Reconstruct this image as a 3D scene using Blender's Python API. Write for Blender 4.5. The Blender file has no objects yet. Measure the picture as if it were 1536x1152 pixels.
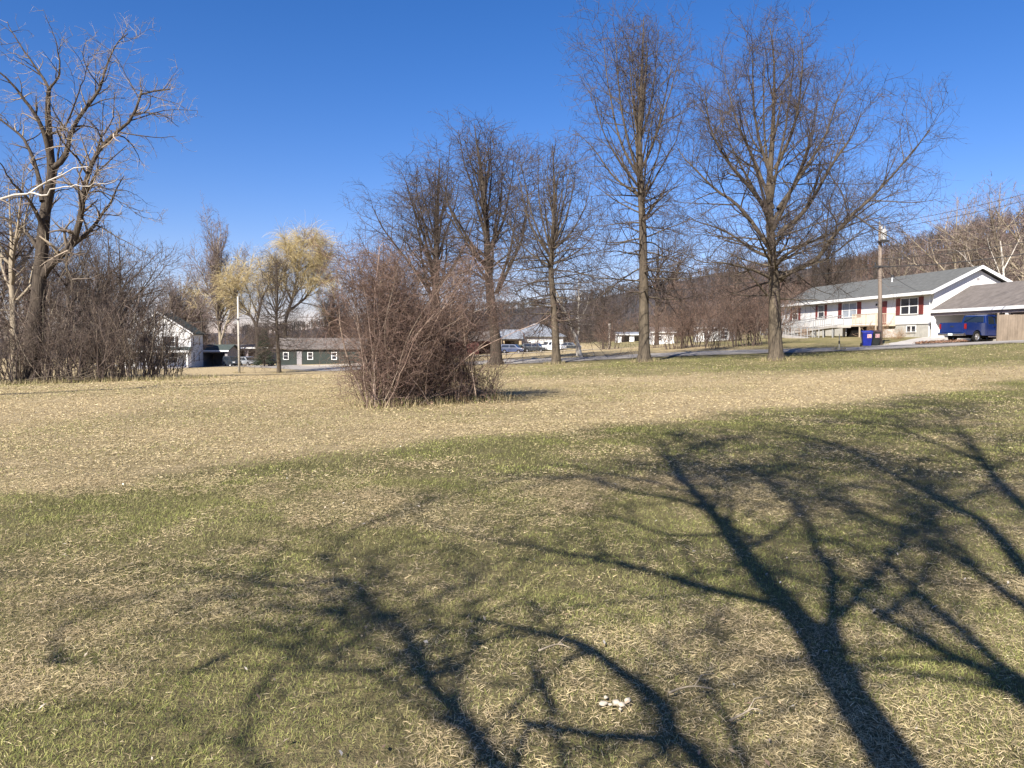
import bpy, math, random
import numpy as np
from mathutils import Vector, Matrix
rng = np.random.default_rng(11)
random.seed(7)
sc = bpy.context.scene
COL = sc.collection
R = math.radians

# ------------------------------------------------------------------ camera
F_PX, CX, CY, HOR, EYE = 1150.0, 768.0, 576.0, 508.0, 1.65
PITCH = math.atan((CY - HOR) / F_PX)
cam = bpy.data.cameras.new('camera')
cam.sensor_width = 36.0
cam.lens = 36.0 * F_PX / 1536.0
cam.clip_start, cam.clip_end = 0.05, 5000
camo = bpy.data.objects.new('camera', cam)
COL.objects.link(camo)
camo.location = (0, 0, EYE)
camo.rotation_euler = (R(90) - PITCH, 0, 0)
sc.camera = camo


def at(u, v, D):
    """world point at distance y = D that the photograph shows at pixel u, v"""
    xc, yc = (u - CX) / F_PX, -(v - CY) / F_PX
    d = np.array([xc, math.cos(PITCH) + yc * math.sin(PITCH), -math.sin(PITCH) + yc * math.cos(PITCH)])
    return np.array([0, 0, EYE]) + d * (D / d[1])


def on_flat(u, v):
    xc, yc = (u - CX) / F_PX, -(v - CY) / F_PX
    d = np.array([xc, math.cos(PITCH) + yc * math.sin(PITCH), -math.sin(PITCH) + yc * math.cos(PITCH)])
    return np.array([0, 0, EYE]) + d * (EYE / -d[2])


# ------------------------------------------------------------------ light
ELEV, AZ = R(39), R(208.5)
SUNV = np.array([math.sin(AZ) * math.cos(ELEV), math.cos(AZ) * math.cos(ELEV), math.sin(ELEV)])
w = bpy.data.worlds.new('World')
sc.world = w
w.use_nodes = True
nt = w.node_tree
sky = nt.nodes.new('ShaderNodeTexSky')
sky.sky_type = 'NISHITA'
sky.sun_disc = False
sky.sun_elevation, sky.sun_rotation = ELEV, AZ
sky.altitude, sky.air_density, sky.dust_density, sky.ozone_density = 0, 1.0, 0.3, 4.0
hs = nt.nodes.new('ShaderNodeHueSaturation')
hs.inputs['Saturation'].default_value = 1.3
hs.inputs['Value'].default_value = 1.24
nt.links.new(sky.outputs[0], hs.inputs['Color'])
tn = nt.nodes.new('ShaderNodeMix')
tn.data_type, tn.blend_type = 'RGBA', 'MULTIPLY'
tn.inputs[0].default_value = 1
tn.inputs[7].default_value = (1.06, 0.87, 1.08, 1)
nt.links.new(hs.outputs[0], tn.inputs[6])
nt.links.new(tn.outputs[2], nt.nodes['Background'].inputs[0])
nt.nodes['Background'].inputs[1].default_value = 0.052
sl = bpy.data.lights.new('sun', 'SUN')
sl.energy, sl.angle, sl.color = 5.0, R(0.5), (1.0, 0.945, 0.86)
so = bpy.data.objects.new('sun', sl)
COL.objects.link(so)
so.rotation_euler = Vector(SUNV).to_track_quat('Z', 'Y').to_euler()
sc.view_settings.view_transform = 'Standard'
sc.view_settings.look = 'None'
sc.view_settings.exposure = 1.08
sc.view_settings.gamma = 1
sc.render.engine = 'CYCLES'
sc.cycles.max_bounces = 5
sc.cycles.transparent_max_bounces = 6


# ------------------------------------------------------------------ materials
def lin(c):
    return tuple(((x / 255) / 12.92 if x / 255 <= 0.04045 else ((x / 255 + 0.055) / 1.055) ** 2.4) for x in c)


def mat(name, col, rough=0.8, nscale=0.0, namt=0.25, col2=None, bump=0.0, bscale=None, metal=0.0,
        stretch=(1, 1, 1), attr=None, spec=None, detail=5):
    m = bpy.data.materials.new(name)
    m.use_nodes = True
    t = m.node_tree
    b = t.nodes['Principled BSDF']
    b.inputs['Roughness'].default_value = rough
    b.inputs['Metallic'].default_value = metal
    if spec is None and rough > 0.84 and not metal: spec = 0.12
    if spec is not None:
        b.inputs['Specular IOR Level'].default_value = spec
    b.inputs['Base Color'].default_value = (*col, 1)
    src = None
    if attr:
        a = t.nodes.new('ShaderNodeAttribute')
        a.attribute_name = attr
        src = a.outputs['Color']
    if nscale:
        co = t.nodes.new('ShaderNodeTexCoord')
        mp = t.nodes.new('ShaderNodeMapping')
        mp.inputs['Scale'].default_value = stretch
        t.links.new(co.outputs['Object'], mp.inputs[0])
        n = t.nodes.new('ShaderNodeTexNoise')
        n.inputs['Scale'].default_value = nscale
        n.inputs['Detail'].default_value = detail
        n.inputs['Roughness'].default_value = 0.65
        t.links.new(mp.outputs[0], n.inputs[0])
        rp = t.nodes.new('ShaderNodeMapRange')
        rp.inputs[1].default_value, rp.inputs[2].default_value = 0.3, 0.7
        t.links.new(n.outputs[0], rp.inputs[0])
        mx = t.nodes.new('ShaderNodeMix')
        mx.data_type = 'RGBA'
        c2 = col2 if col2 else tuple(c * (1 - namt) for c in col)
        c1 = col if col2 else tuple(min(1, c * (1 + namt)) for c in col)
        mx.inputs[6].default_value, mx.inputs[7].default_value = (*c1, 1), (*c2, 1)
        t.links.new(rp.outputs[0], mx.inputs[0])
        out = mx.outputs[2]
        if src is not None:
            ml = t.nodes.new('ShaderNodeMix')
            ml.data_type, ml.blend_type = 'RGBA', 'MULTIPLY'
            ml.inputs[0].default_value = 1
            t.links.new(src, ml.inputs[6])
            t.links.new(out, ml.inputs[7])
            out = ml.outputs[2]
        t.links.new(out, b.inputs['Base Color'])
        if bump:
            n2 = t.nodes.new('ShaderNodeTexNoise')
            n2.inputs['Scale'].default_value = bscale or nscale * 2
            n2.inputs['Detail'].default_value = 6
            t.links.new(mp.outputs[0], n2.inputs[0])
            bp = t.nodes.new('ShaderNodeBump')
            bp.inputs['Strength'].default_value = bump
            bp.inputs['Distance'].default_value = 0.05
            t.links.new(n2.outputs[0], bp.inputs['Height'])
            t.links.new(bp.outputs[0], b.inputs['Normal'])
    elif src is not None:
        t.links.new(src, b.inputs['Base Color'])
    return m


def banded(name, col, pitch, axis=2, depth=0.5, rough=0.6, dark=0.75, noise=0.12):
    """cladding with real courses: a saw profile along one axis drives bump and a thin joint colour"""
    m = bpy.data.materials.new(name)
    m.use_nodes = True
    t = m.node_tree
    b = t.nodes['Principled BSDF']
    b.inputs['Roughness'].default_value = rough
    co = t.nodes.new('ShaderNodeTexCoord')
    sp = t.nodes.new('ShaderNodeSeparateXYZ')
    t.links.new(co.outputs['Object'], sp.inputs[0])
    dv = t.nodes.new('ShaderNodeMath')
    dv.operation = 'DIVIDE'
    dv.inputs[1].default_value = pitch
    t.links.new(sp.outputs[axis], dv.inputs[0])
    fr = t.nodes.new('ShaderNodeMath')
    fr.operation = 'FRACT'
    t.links.new(dv.outputs[0], fr.inputs[0])
    gt = t.nodes.new('ShaderNodeMath')
    gt.operation = 'GREATER_THAN'
    gt.inputs[1].default_value = 0.1
    t.links.new(fr.outputs[0], gt.inputs[0])
    n = t.nodes.new('ShaderNodeTexNoise')
    n.inputs['Scale'].default_value = 1.3
    n.inputs['Detail'].default_value = 6
    t.links.new(co.outputs['Object'], n.inputs[0])
    m1 = t.nodes.new('ShaderNodeMix')
    m1.data_type = 'RGBA'
    m1.inputs[6].default_value = (*[c * (1 - noise) for c in col], 1)
    m1.inputs[7].default_value = (*[min(1, c * (1 + noise)) for c in col], 1)
    t.links.new(n.outputs[0], m1.inputs[0])
    m2 = t.nodes.new('ShaderNodeMix')
    m2.data_type = 'RGBA'
    m2.inputs[6].default_value = (*[c * dark for c in col], 1)
    t.links.new(gt.outputs[0], m2.inputs[0])
    t.links.new(m1.outputs[2], m2.inputs[7])
    t.links.new(m2.outputs[2], b.inputs['Base Color'])
    bp = t.nodes.new('ShaderNodeBump')
    bp.inputs['Strength'].default_value = depth
    bp.inputs['Distance'].default_value = 0.02
    t.links.new(fr.outputs[0], bp.inputs['Height'])
    t.links.new(bp.outputs[0], b.inputs['Normal'])
    return m


M = {}
M['bark_oak'] = mat('bark_oak', (0.155, 0.125, 0.088), 0.95, 7, 0.35, col2=(0.055, 0.044, 0.034), bump=1.0, bscale=16, stretch=(1, 1, 0.22))
M['bark_dark'] = mat('bark_dark', (0.10, 0.08, 0.06), 0.95, 7, 0.35, col2=(0.04, 0.032, 0.026), bump=1.0, bscale=16, stretch=(1, 1, 0.22))
M['bark_pale'] = mat('bark_pale', (0.30, 0.25, 0.18), 0.95, 3, 0.35, bump=0.8, bscale=10, stretch=(1, 1, 0.3))
M['bark_white'] = mat('bark_white', (0.66, 0.62, 0.54), 0.8, 2.5, 0.3, col2=(0.34, 0.29, 0.23), bump=0.4, bscale=9)
M['twig_oak'] = mat('twig_oak', (0.095, 0.074, 0.063), 0.9, 0.5, 0.35, col2=(0.068, 0.054, 0.048), attr='tint')
M['twig_grey'] = mat('twig_grey', (0.115, 0.092, 0.075), 0.9, 0.6, 0.35, col2=(0.08, 0.058, 0.048), attr='tint')
M['twig_red'] = mat('twig_red', (0.20, 0.155, 0.135), 0.9, 0.6, 0.35, col2=(0.15, 0.115, 0.10), attr='tint')
M['twig_pale'] = mat('twig_pale', (0.30, 0.245, 0.185), 0.9, 0.4, 0.3, col2=(0.2, 0.16, 0.12), attr='tint')
M['twig_willow'] = mat('twig_willow', (0.47, 0.38, 0.20), 0.85, 0.5, 0.3, col2=(0.38, 0.305, 0.16), attr='tint')
M['twig_bush'] = mat('twig_bush', (0.205, 0.138, 0.108), 0.9, 4, 0.4, col2=(0.10, 0.068, 0.052), attr='tint')
M['cane_bush'] = mat('cane_bush', (0.34, 0.265, 0.20), 0.9, 2.5, 0.4, col2=(0.15, 0.095, 0.075), attr='tint')
M['twig_scrub'] = mat('twig_scrub', (0.165, 0.125, 0.10), 0.9, 0.9, 0.4, col2=(0.095, 0.072, 0.058), attr='tint')
M['wood_tint'] = mat('wood_tint', (1, 1, 1), 0.95, attr='tint')
M['needles'] = mat('needles', (0.035, 0.055, 0.03), 0.9, 2, 0.4)


# ------------------------------------------------------------------ object helpers
def tag(o, label=None, cat=None, group=None, kind=None):
    if label: o['label'] = label
    if cat: o['category'] = cat
    if group: o['group'] = group
    if kind: o['kind'] = kind
    return o


def empty(name, loc, rz=0.0, label=None, cat=None, group=None):
    o = bpy.data.objects.new(name, None)
    COL.objects.link(o)
    o.location = loc
    o.rotation_euler = (0, 0, rz)
    return tag(o, label, cat, group)


def raw_mesh(name, V, loops, starts, totals, material=None, parent=None, smooth=False, cols=None, cname='tint', mats=None):
    me = bpy.data.meshes.new(name)
    V = np.asarray(V, dtype=np.float32)
    loops = np.asarray(loops, dtype=np.int32)
    me.vertices.add(len(V))
    me.vertices.foreach_set('co', V.ravel())
    me.loops.add(len(loops))
    me.loops.foreach_set('vertex_index', loops)
    me.polygons.add(len(starts))
    me.polygons.foreach_set('loop_start', np.asarray(starts, dtype=np.int32))
    me.polygons.foreach_set('loop_total', np.asarray(totals, dtype=np.int32))
    if smooth:
        me.polygons.foreach_set('use_smooth', np.ones(len(starts), dtype=bool))
    if cols is not None:
        a = me.attributes.new(cname, 'FLOAT_COLOR', 'POINT')
        c4 = np.ones((len(V), 4), dtype=np.float32)
        c4[:, :3] = cols
        a.data.foreach_set('color', c4.ravel())
    me.update(calc_edges=True)
    me.validate()
    if material: me.materials.append(material)
    o = bpy.data.objects.new(name, me)
    COL.objects.link(o)
    if parent: o.parent = parent
    return o


def quads_mesh(name, V, Q, *a, **k):
    Q = np.asarray(Q, dtype=np.int32)
    n, s = Q.shape
    return raw_mesh(name, V, Q.ravel(), np.arange(n) * s, np.full(n, s), *a, **k)


class MB:
    """collects boxes, prisms and tubes and links them as one mesh"""
    def __init__(s):
        s.v, s.f = [], []

    def add(s, vs, fs, M4=None):
        b = len(s.v)
        for p in vs:
            p = Vector(p)
            s.v.append(tuple(M4 @ p) if M4 else tuple(p))
        s.f += [tuple(b + i for i in f) for f in fs]
        return s

    def box(s, x0, x1, y0, y1, z0, z1, M4=None):
        vs = [(x, y, z) for z in (z0, z1) for (x, y) in ((x0, y0), (x1, y0), (x1, y1), (x0, y1))]
        return s.add(vs, [(3, 2, 1, 0), (4, 5, 6, 7), (0, 1, 5, 4), (1, 2, 6, 5), (2, 3, 7, 6), (3, 0, 4, 7)], M4)

    def prism(s, prof, a0, a1, axis='y', M4=None, taper=None):
        """profile of 2-D points extruded along an axis; taper(p) gives an inset of both ends"""
        n = len(prof)
        vs = []
        for k, a in enumerate((a0, a1)):
            for p in prof:
                d = (taper(p) if taper else 0) * (1 if k == 0 else -1)
                q = a + d
                vs.append((p[0], q, p[1]) if axis == 'y' else ((q, p[0], p[1]) if axis == 'x' else (p[0], p[1], q)))
        fs = [tuple(range(n - 1, -1, -1)), tuple(range(n, 2 * n))]
        fs += [(i, (i + 1) % n, n + (i + 1) % n, n + i) for i in range(n)]
        return s.add(vs, fs, M4)

    def tube(s, pts, r, n=8, cap=True):
        pts = [Vector(p) for p in pts]
        rs = r if isinstance(r, (list, tuple)) else [r] * len(pts)
        b = len(s.v)
        for i, p in enumerate(pts):
            t = (pts[min(i + 1, len(pts) - 1)] - pts[max(i - 1, 0)]).normalized()
            a = t.cross(Vector((0, 0, 1)) if abs(t.z) < 0.9 else Vector((1, 0, 0))).normalized()
            c = t.cross(a)
            for k in range(n):
                g = 2 * math.pi * k / n
                s.v.append(tuple(p + a * (rs[i] * math.cos(g)) + c * (rs[i] * math.sin(g))))
        for i in range(len(pts) - 1):
            for k in range(n):
                k2 = (k + 1) % n
                s.f.append((b + i * n + k, b + i * n + k2, b + (i + 1) * n + k2, b + (i + 1) * n + k))
        if cap:
            s.f.append(tuple(b + k for k in range(n - 1, -1, -1)))
            e = b + (len(pts) - 1) * n
            s.f.append(tuple(e + k for k in range(n)))
        return s

    def build(s, name, material, parent=None, smooth=False, bevel=0.0):
        me = bpy.data.meshes.new(name)
        me.from_pydata(s.v, [], s.f)
        if smooth:
            me.polygons.foreach_set('use_smooth', [True] * len(me.polygons))
        me.update()
        import bmesh
        bm = bmesh.new()
        bm.from_mesh(me)
        bmesh.ops.recalc_face_normals(bm, faces=bm.faces)
        bm.to_mesh(me)
        bm.free()
        me.materials.append(material)
        o = bpy.data.objects.new(name, me)
        COL.objects.link(o)
        if parent: o.parent = parent
        if bevel:
            b = o.modifiers.new('bevel', 'BEVEL')
            b.width, b.segments, b.limit_method = bevel, 2, 'ANGLE'
        return o


def dup(root, loc, rz=0.0, scale=None, label=None, group=None):
    r = root.copy()
    COL.objects.link(r)
    r.location = loc
    r.rotation_euler = (0, 0, rz)
    if scale is not None:
        r.scale = (scale, scale, scale) if not hasattr(scale, '__len__') else scale
    if label: r['label'] = label
    if group: r['group'] = group
    for ch in list(root.children):
        c = ch.copy()
        COL.objects.link(c)
        c.parent = r
        for g in ch.children:
            d = g.copy()
            COL.objects.link(d)
            d.parent = c
    return r


# ------------------------------------------------------------------ terrain
ctrl = []
for x in (-25, -12, 0, 12, 25):
    for y in (-25, -8, 8, 18):
        ctrl.append((x, y, 0.0))
ctrl += [(-9, 27, -0.05), (0, 27, 0.0), (10, 27, 0.08)]
for u, v, D in [(1165, 541, 40), (967, 543, 42), (832, 546, 49), (740, 547.5, 54), (650, 550, 62), (575, 553, 70),
                (417, 560, 85), (358, 559.5, 85), (1307, 520.5, 53), (1500, 513, 50.5), (1399, 507, 62), (1172, 505, 88),
                (1450, 510, 59), (1536, 511, 46), (1165, 526, 49), (1000, 531, 51), (880, 537, 55), (740, 541, 65),
                (460, 552, 97), (0, 577, 37), (250, 566, 44), (45, 575, 38), (790, 528, 150), (950, 513, 160),
                (270, 552, 115), (450, 547, 110), (1070, 515, 125), (340, 548, 130), (1536, 556, 30), (1300, 556, 31),
                (150, 556, 90), (600, 541, 120), (-300, 575, 40), (-200, 560, 90), (1750, 500, 60), (1300, 500, 120),
                (1600, 480, 150), (700, 533, 130), (880, 524, 135)]:
    ctrl.append(tuple(at(u, v, D)))
ctrl += [(-250, 250, -5), (-80, 250, -3.5), (0, 250, -1), (80, 250, 4), (250, 250, 9), (-250, 60, -2), (250, 60, 8),
         (-250, -60, 0), (250, -60, 2), (-600, 600, -8), (0, 600, 0), (600, 600, 12), (0, -100, 0.3)]
C = np.array(ctrl, dtype=float)


def tps_k(d2):
    return 0.5 * d2 * np.log(d2 + 1e-9)


_s = 50.0
_P = C[:, :2] / _s
_n = len(C)
_K = tps_k(((_P[:, None] - _P[None]) ** 2).sum(-1)) + np.eye(_n) * 0.002
_A = np.zeros((_n + 3, _n + 3))
_A[:_n, :_n] = _K
_A[:_n, _n] = 1
_A[:_n, _n + 1:] = _P
_A[_n:, :_n] = _A[:_n, _n:].T
_W = np.linalg.solve(_A, np.concatenate([C[:, 2], np.zeros(3)]))


def ground(x, y):
    x, y = np.asarray(x, dtype=float), np.asarray(y, dtype=float)
    sh = x.shape
    q = np.stack([x.ravel(), y.ravel()], 1) / _s
    out = np.empty(len(q))
    for i in range(0, len(q), 20000):
        k = q[i:i + 20000]
        out[i:i + 20000] = tps_k(((k[:, None] - _P[None]) ** 2).sum(-1)) @ _W[:_n] + _W[_n] + k @ _W[_n + 1:]
    z = out.reshape(sh)
    # the mown lawn near the photographer is level
    r = np.sqrt(x * x + (y - 4) ** 2)
    f = np.clip((r - 14) / 10, 0, 1)
    return z * f


def gp(x, y, dz=0.0):
    return (float(x), float(y), float(ground(x, y)) + dz)


def gat(u, D, dz=0.0):
    x = at(u, HOR, D)[0]
    return gp(x, D, dz)


def vnoise(x, y, seed=0):
    xi, yi = np.floor(x).astype(np.int64), np.floor(y).astype(np.int64)
    fx, fy = x - xi, y - yi
    fx, fy = fx * fx * (3 - 2 * fx), fy * fy * (3 - 2 * fy)

    def h(a, b):
        n = (a * 374761393 + b * 668265263 + seed * 982451653) & 0x7fffffff
        n = ((n ^ (n >> 13)) * 1274126177) & 0x7fffffff
        return ((n ^ (n >> 16)) & 0xffff) / 65535.0
    return (h(xi, yi) * (1 - fx) + h(xi + 1, yi) * fx) * (1 - fy) + (h(xi, yi + 1) * (1 - fx) + h(xi + 1, yi + 1) * fx) * fy


def fbm(x, y, seed=0, oct=4):
    s, a = 0, 0.5
    for k in range(oct):
        s = s + a * vnoise(x * 2 ** k, y * 2 ** k, seed + k)
        a *= 0.5
    return s / (1 - 0.5 ** oct)


ROAD = np.array([(75, 44), (50, 44.5), (31, 46.5), (20, 48), (10, 50), (3, 54.5), (-3, 63), (-12, 78), (-26, 97), (-48, 122), (-80, 150)])


def road_line(n=160):
    t = np.linspace(0, len(ROAD) - 1, n)
    P = np.concatenate([[2 * ROAD[0] - ROAD[1]], ROAD, [2 * ROAD[-1] - ROAD[-2]]])
    i = np.minimum(t.astype(int), len(ROAD) - 2)
    f = (t - i)[:, None]
    a, b, c, d = P[i], P[i + 1], P[i + 2], P[i + 3]
    return 0.5 * (2 * b + (c - a) * f + (2 * a - 5 * b + 4 * c - d) * f ** 2 + (3 * b - a - 3 * c + d) * f ** 3)


RL = road_line(400)


def road_dist(x, y):
    q = np.stack([np.ravel(x), np.ravel(y)], 1)
    out = np.empty(len(q))
    for i in range(0, len(q), 5000):
        out[i:i + 5000] = np.sqrt(((q[i:i + 5000, None] - RL[None]) ** 2).sum(-1)).min(1)
    return out.reshape(np.shape(x))


def green_mask(x, y):
    """how green the turf is: the mown lawn near the camera and the strip along the trees"""
    yb = 13.2 + 0.75 * x - 0.05 * np.minimum(x, 0) ** 2
    yb = np.where(x < -7, 5.5 + (x + 7) * 1.2, yb)
    wob = (fbm(x * 0.5, y * 0.5, 3) - 0.5) * 2.4
    inside = yb - y
    lawn = np.clip((inside + wob * 1.1) / 2.4 + 0.5, 0, 1) * (0.58 + 0.4 * np.exp(-np.maximum(inside, 0) / 4.5))
    ry = np.interp(-x, -ROAD[:, 0], ROAD[:, 1])
    patch = np.clip((fbm(x * 0.16, y * 0.16, 57, 4) - 0.46) * 2.0, 0, 0.24)
    far = np.clip((y - 28.5 - 0.02 * x + wob) / 5, 0, 1) * np.clip((x + 8) / 14, 0, 1) * np.where(y < ry, 0.75, np.clip((x - 14) / 10, 0.12, 0.6))
    left = np.exp(-(((x + 26) / 7) ** 2 + ((y - 33) / 4) ** 2)) * 0.9
    # crest where the tan hay grass is thickest, straight past the edge
    return np.clip(np.maximum(np.maximum(np.maximum(lawn, far), left), patch), 0, 1)
# ------------------------------------------------------------------ ground, road
def spaced(lo, hi, step, out_lo, out_hi, g=1.14):
    a = list(np.arange(lo, hi + 1e-6, step))
    s = step
    while a[-1] < out_hi:
        s *= g
        a.append(a[-1] + s)
    s = step
    while a[0] > out_lo:
        s *= g
        a.insert(0, a[0] - s)
    return np.array(a)


gx = spaced(-36, 40, 0.6, -1500, 1500)
gy = spaced(-6, 66, 0.6, -300, 2500, 1.06)
X, Y = np.meshgrid(gx, gy)
Z = ground(X, Y)
far = np.clip((np.sqrt(X ** 2 + Y ** 2) - 400) / 400, 0, 1)
Z = Z * (1 - far) + far * -6
Z = Z + (fbm(X * 0.35, Y * 0.35, 9) - 0.5) * 0.05 * (np.abs(X) < 60)
nx, ny = len(gx), len(gy)
idx = np.arange(nx * ny).reshape(ny, nx)
Q = np.stack([idx[:-1, :-1], idx[:-1, 1:], idx[1:, 1:], idx[1:, :-1]], -1).reshape(-1, 4)
gm = green_mask(X, Y)
cover = np.clip(1.2 - (np.sqrt(X ** 2 + Y ** 2) - 12) / 26, 0, 1) * np.clip(1 - (np.abs(X) - 0.7 * np.maximum(Y, 0) - 4.0) / 2.5, 0, 1)     # ground toned dark under modelled blades, for the shade between them
cols = np.stack([gm.ravel(), (cover * np.clip(gm * 0.8, 0.10, 0.42)).ravel(), np.zeros(gm.size)], 1)


def ground_material():
    m = bpy.data.materials.new('turf')
    m.use_nodes = True
    t = m.node_tree
    L = t.links.new
    b = t.nodes['Principled BSDF']
    b.inputs['Roughness'].default_value = 0.95
    b.inputs['Specular IOR Level'].default_value = 0.1
    co = t.nodes.new('ShaderNodeTexCoord')

    def noise(scale, detail=5, rough=0.6, st=None):
        n = t.nodes.new('ShaderNodeTexNoise')
        n.inputs['Scale'].default_value = scale
        n.inputs['Detail'].default_value = detail
        n.inputs['Roughness'].default_value = rough
        if st:
            mp = t.nodes.new('ShaderNodeMapping')
            mp.inputs['Scale'].default_value = st
            L(co.outputs['Object'], mp.inputs[0])
            L(mp.outputs[0], n.inputs[0])
        else:
            L(co.outputs['Object'], n.inputs[0])
        return n.outputs[0]

    def rng_(s, a, b_, c=0, d=1):
        n = t.nodes.new('ShaderNodeMapRange')
        for i, v in enumerate((a, b_, c, d)):
            n.inputs[i + 1].default_value = v
        L(s, n.inputs[0])
        return n.outputs[0]

    def mixc(f, a, b_):
        n = t.nodes.new('ShaderNodeMix')
        n.data_type = 'RGBA'
        L(f, n.inputs[0])
        for k, v in ((6, a), (7, b_)):
            if isinstance(v, tuple): n.inputs[k].default_value = (*v, 1)
            else: L(v, n.inputs[k])
        return n.outputs[2]

    def math_(op, a, b_):
        n = t.nodes.new('ShaderNodeMath')
        n.operation = op
        for k, v in ((0, a), (1, b_)):
            if isinstance(v, float): n.inputs[k].default_value = v
            else: L(v, n.inputs[k])
        return n.outputs[0]
    at_ = t.nodes.new('ShaderNodeAttribute')
    at_.attribute_name = 'tint'
    sp = t.nodes.new('ShaderNodeSeparateColor')
    L(at_.outputs['Color'], sp.inputs[0])
    big, med, fine = noise(0.22, 4), noise(1.6, 6, 0.7), noise(14, 8, 0.8)
    straw = mixc(rng_(med, 0.3, 0.7), (0.49, 0.385, 0.225), (0.385, 0.297, 0.163))
    straw = mixc(rng_(fine, 0.45, 0.8), straw, (0.19, 0.135, 0.07))
    green = mixc(rng_(med, 0.3, 0.7), (0.13, 0.13, 0.045), (0.19, 0.172, 0.07))
    green = mixc(rng_(fine, 0.45, 0.75), green, (0.08, 0.07, 0.028))
    k = math_('ADD', sp.outputs[0], math_('MULTIPLY', math_('SUBTRACT', med, 0.5), 0.7))
    k = math_('ADD', k, math_('MULTIPLY', math_('SUBTRACT', big, 0.5), 1.0))
    c = mixc(rng_(k, 0.15, 0.85), straw, green)
    bald = rng_(noise(0.55, 5, 0.7), 0.62, 0.72)
    c = mixc(math_('MULTIPLY', bald, 0.35), c, (0.19, 0.145, 0.085))
    shaded_soil = mixc(rng_(med, 0.3, 0.7), (0.115, 0.088, 0.05), (0.075, 0.062, 0.032))  # earth and thatch colour, darkened for the shade between blades
    c = mixc(math_('MULTIPLY', sp.outputs[1], 0.72), c, shaded_soil)
    L(c, b.inputs['Base Color'])
    bp = t.nodes.new('ShaderNodeBump')
    bp.inputs['Strength'].default_value = 0.9
    bp.inputs['Distance'].default_value = 0.06
    L(math_('ADD', noise(9, 8, 0.75), noise(30, 4, 0.7)), bp.inputs['Height'])
    L(bp.outputs[0], b.inputs['Normal'])
    return m


M['turf'] = ground_material()
g = quads_mesh('ground', np.stack([X.ravel(), Y.ravel(), Z.ravel()], 1), Q, M['turf'], smooth=True, cols=cols)
tag(g, kind='structure')


def zmesh(x, y):
    """height of the ground sheet itself"""
    x, y = np.asarray(x, float), np.asarray(y, float)
    i = np.clip(np.searchsorted(gx, x) - 1, 0, nx - 2)
    j = np.clip(np.searchsorted(gy, y) - 1, 0, ny - 2)
    fx, fy = (x - gx[i]) / (gx[i + 1] - gx[i]), (y - gy[j]) / (gy[j + 1] - gy[j])
    return (Z[j, i] * (1 - fx) + Z[j, i + 1] * fx) * (1 - fy) + (Z[j + 1, i] * (1 - fx) + Z[j + 1, i + 1] * fx) * fy


def strip(name, line, half, material, dz, cols_=7, jag=0.0):
    line = np.asarray(line, float)
    d = np.gradient(line, axis=0)
    d /= np.linalg.norm(d, axis=1)[:, None]
    nrm = np.stack([-d[:, 1], d[:, 0]], 1)
    n = len(line)
    hl = np.full(n, half) + (rng.random(n) - 0.5) * jag
    hr = np.full(n, half) + (rng.random(n) - 0.5) * jag
    o = np.linspace(-1, 1, cols_)
    P = line[:, None] + nrm[:, None] * np.where(o < 0, o[None] * hl[:, None], o[None] * hr[:, None])[..., None]
    z = zmesh(P[..., 0], P[..., 1]) + dz
    V = np.concatenate([P, z[..., None]], -1).reshape(-1, 3)
    ii = np.arange(n * cols_).reshape(n, cols_)
    q = np.stack([ii[:-1, :-1], ii[:-1, 1:], ii[1:, 1:], ii[1:, :-1]], -1).reshape(-1, 4)
    return tag(quads_mesh(name, V, q, material, smooth=True), kind='structure')


M['asphalt'] = mat('asphalt', (0.30, 0.272, 0.24), 0.9, 1.5, 0.2, bump=0.3, bscale=40)
M['shoulder'] = mat('shoulder', (0.36, 0.32, 0.26), 0.95, 3, 0.25, bump=0.5, bscale=25)
M['concrete'] = mat('concrete', (0.42, 0.39, 0.35), 0.9, 2, 0.15)
M['gravel'] = mat('gravel', (0.44, 0.385, 0.31), 0.95, 4, 0.25, bump=0.6, bscale=30)
M['hay'] = mat('hay', (0.40, 0.30, 0.16), 0.95, 2, 0.3, bump=0.6, bscale=10)
L1 = road_line(260)
strip('road_shoulder', L1, 3.15, M['shoulder'], 0.035, 9, 0.35)
strip('road', L1, 2.7, M['asphalt'], 0.055, 9)


def line_uv(pts, n=30):
    P = np.array([(at(u, HOR, D)[0], D) for u, D in pts])
    t = np.linspace(0, len(P) - 1, n)
    return np.stack([np.interp(t, range(len(P)), P[:, k]) for k in (0, 1)], 1)


strip('driveway', line_uv([(1345, 49.5), (1380, 54), (1410, 58), (1432, 60.5), (1452, 61.5)], 30), 2.4, M['concrete'], 0.075, 7, 0.2)
strip('gravel_lane', line_uv([(1010, 128), (900, 124), (800, 124), (640, 116), (520, 104), (460, 100)], 60), 2.2, M['gravel'], 0.07, 7, 0.5)
strip('gravel_yard', line_uv([(560, 101), (500, 102), (440, 102), (395, 104)], 30), 3.4, M['gravel'], 0.05, 9, 0.8)

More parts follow.
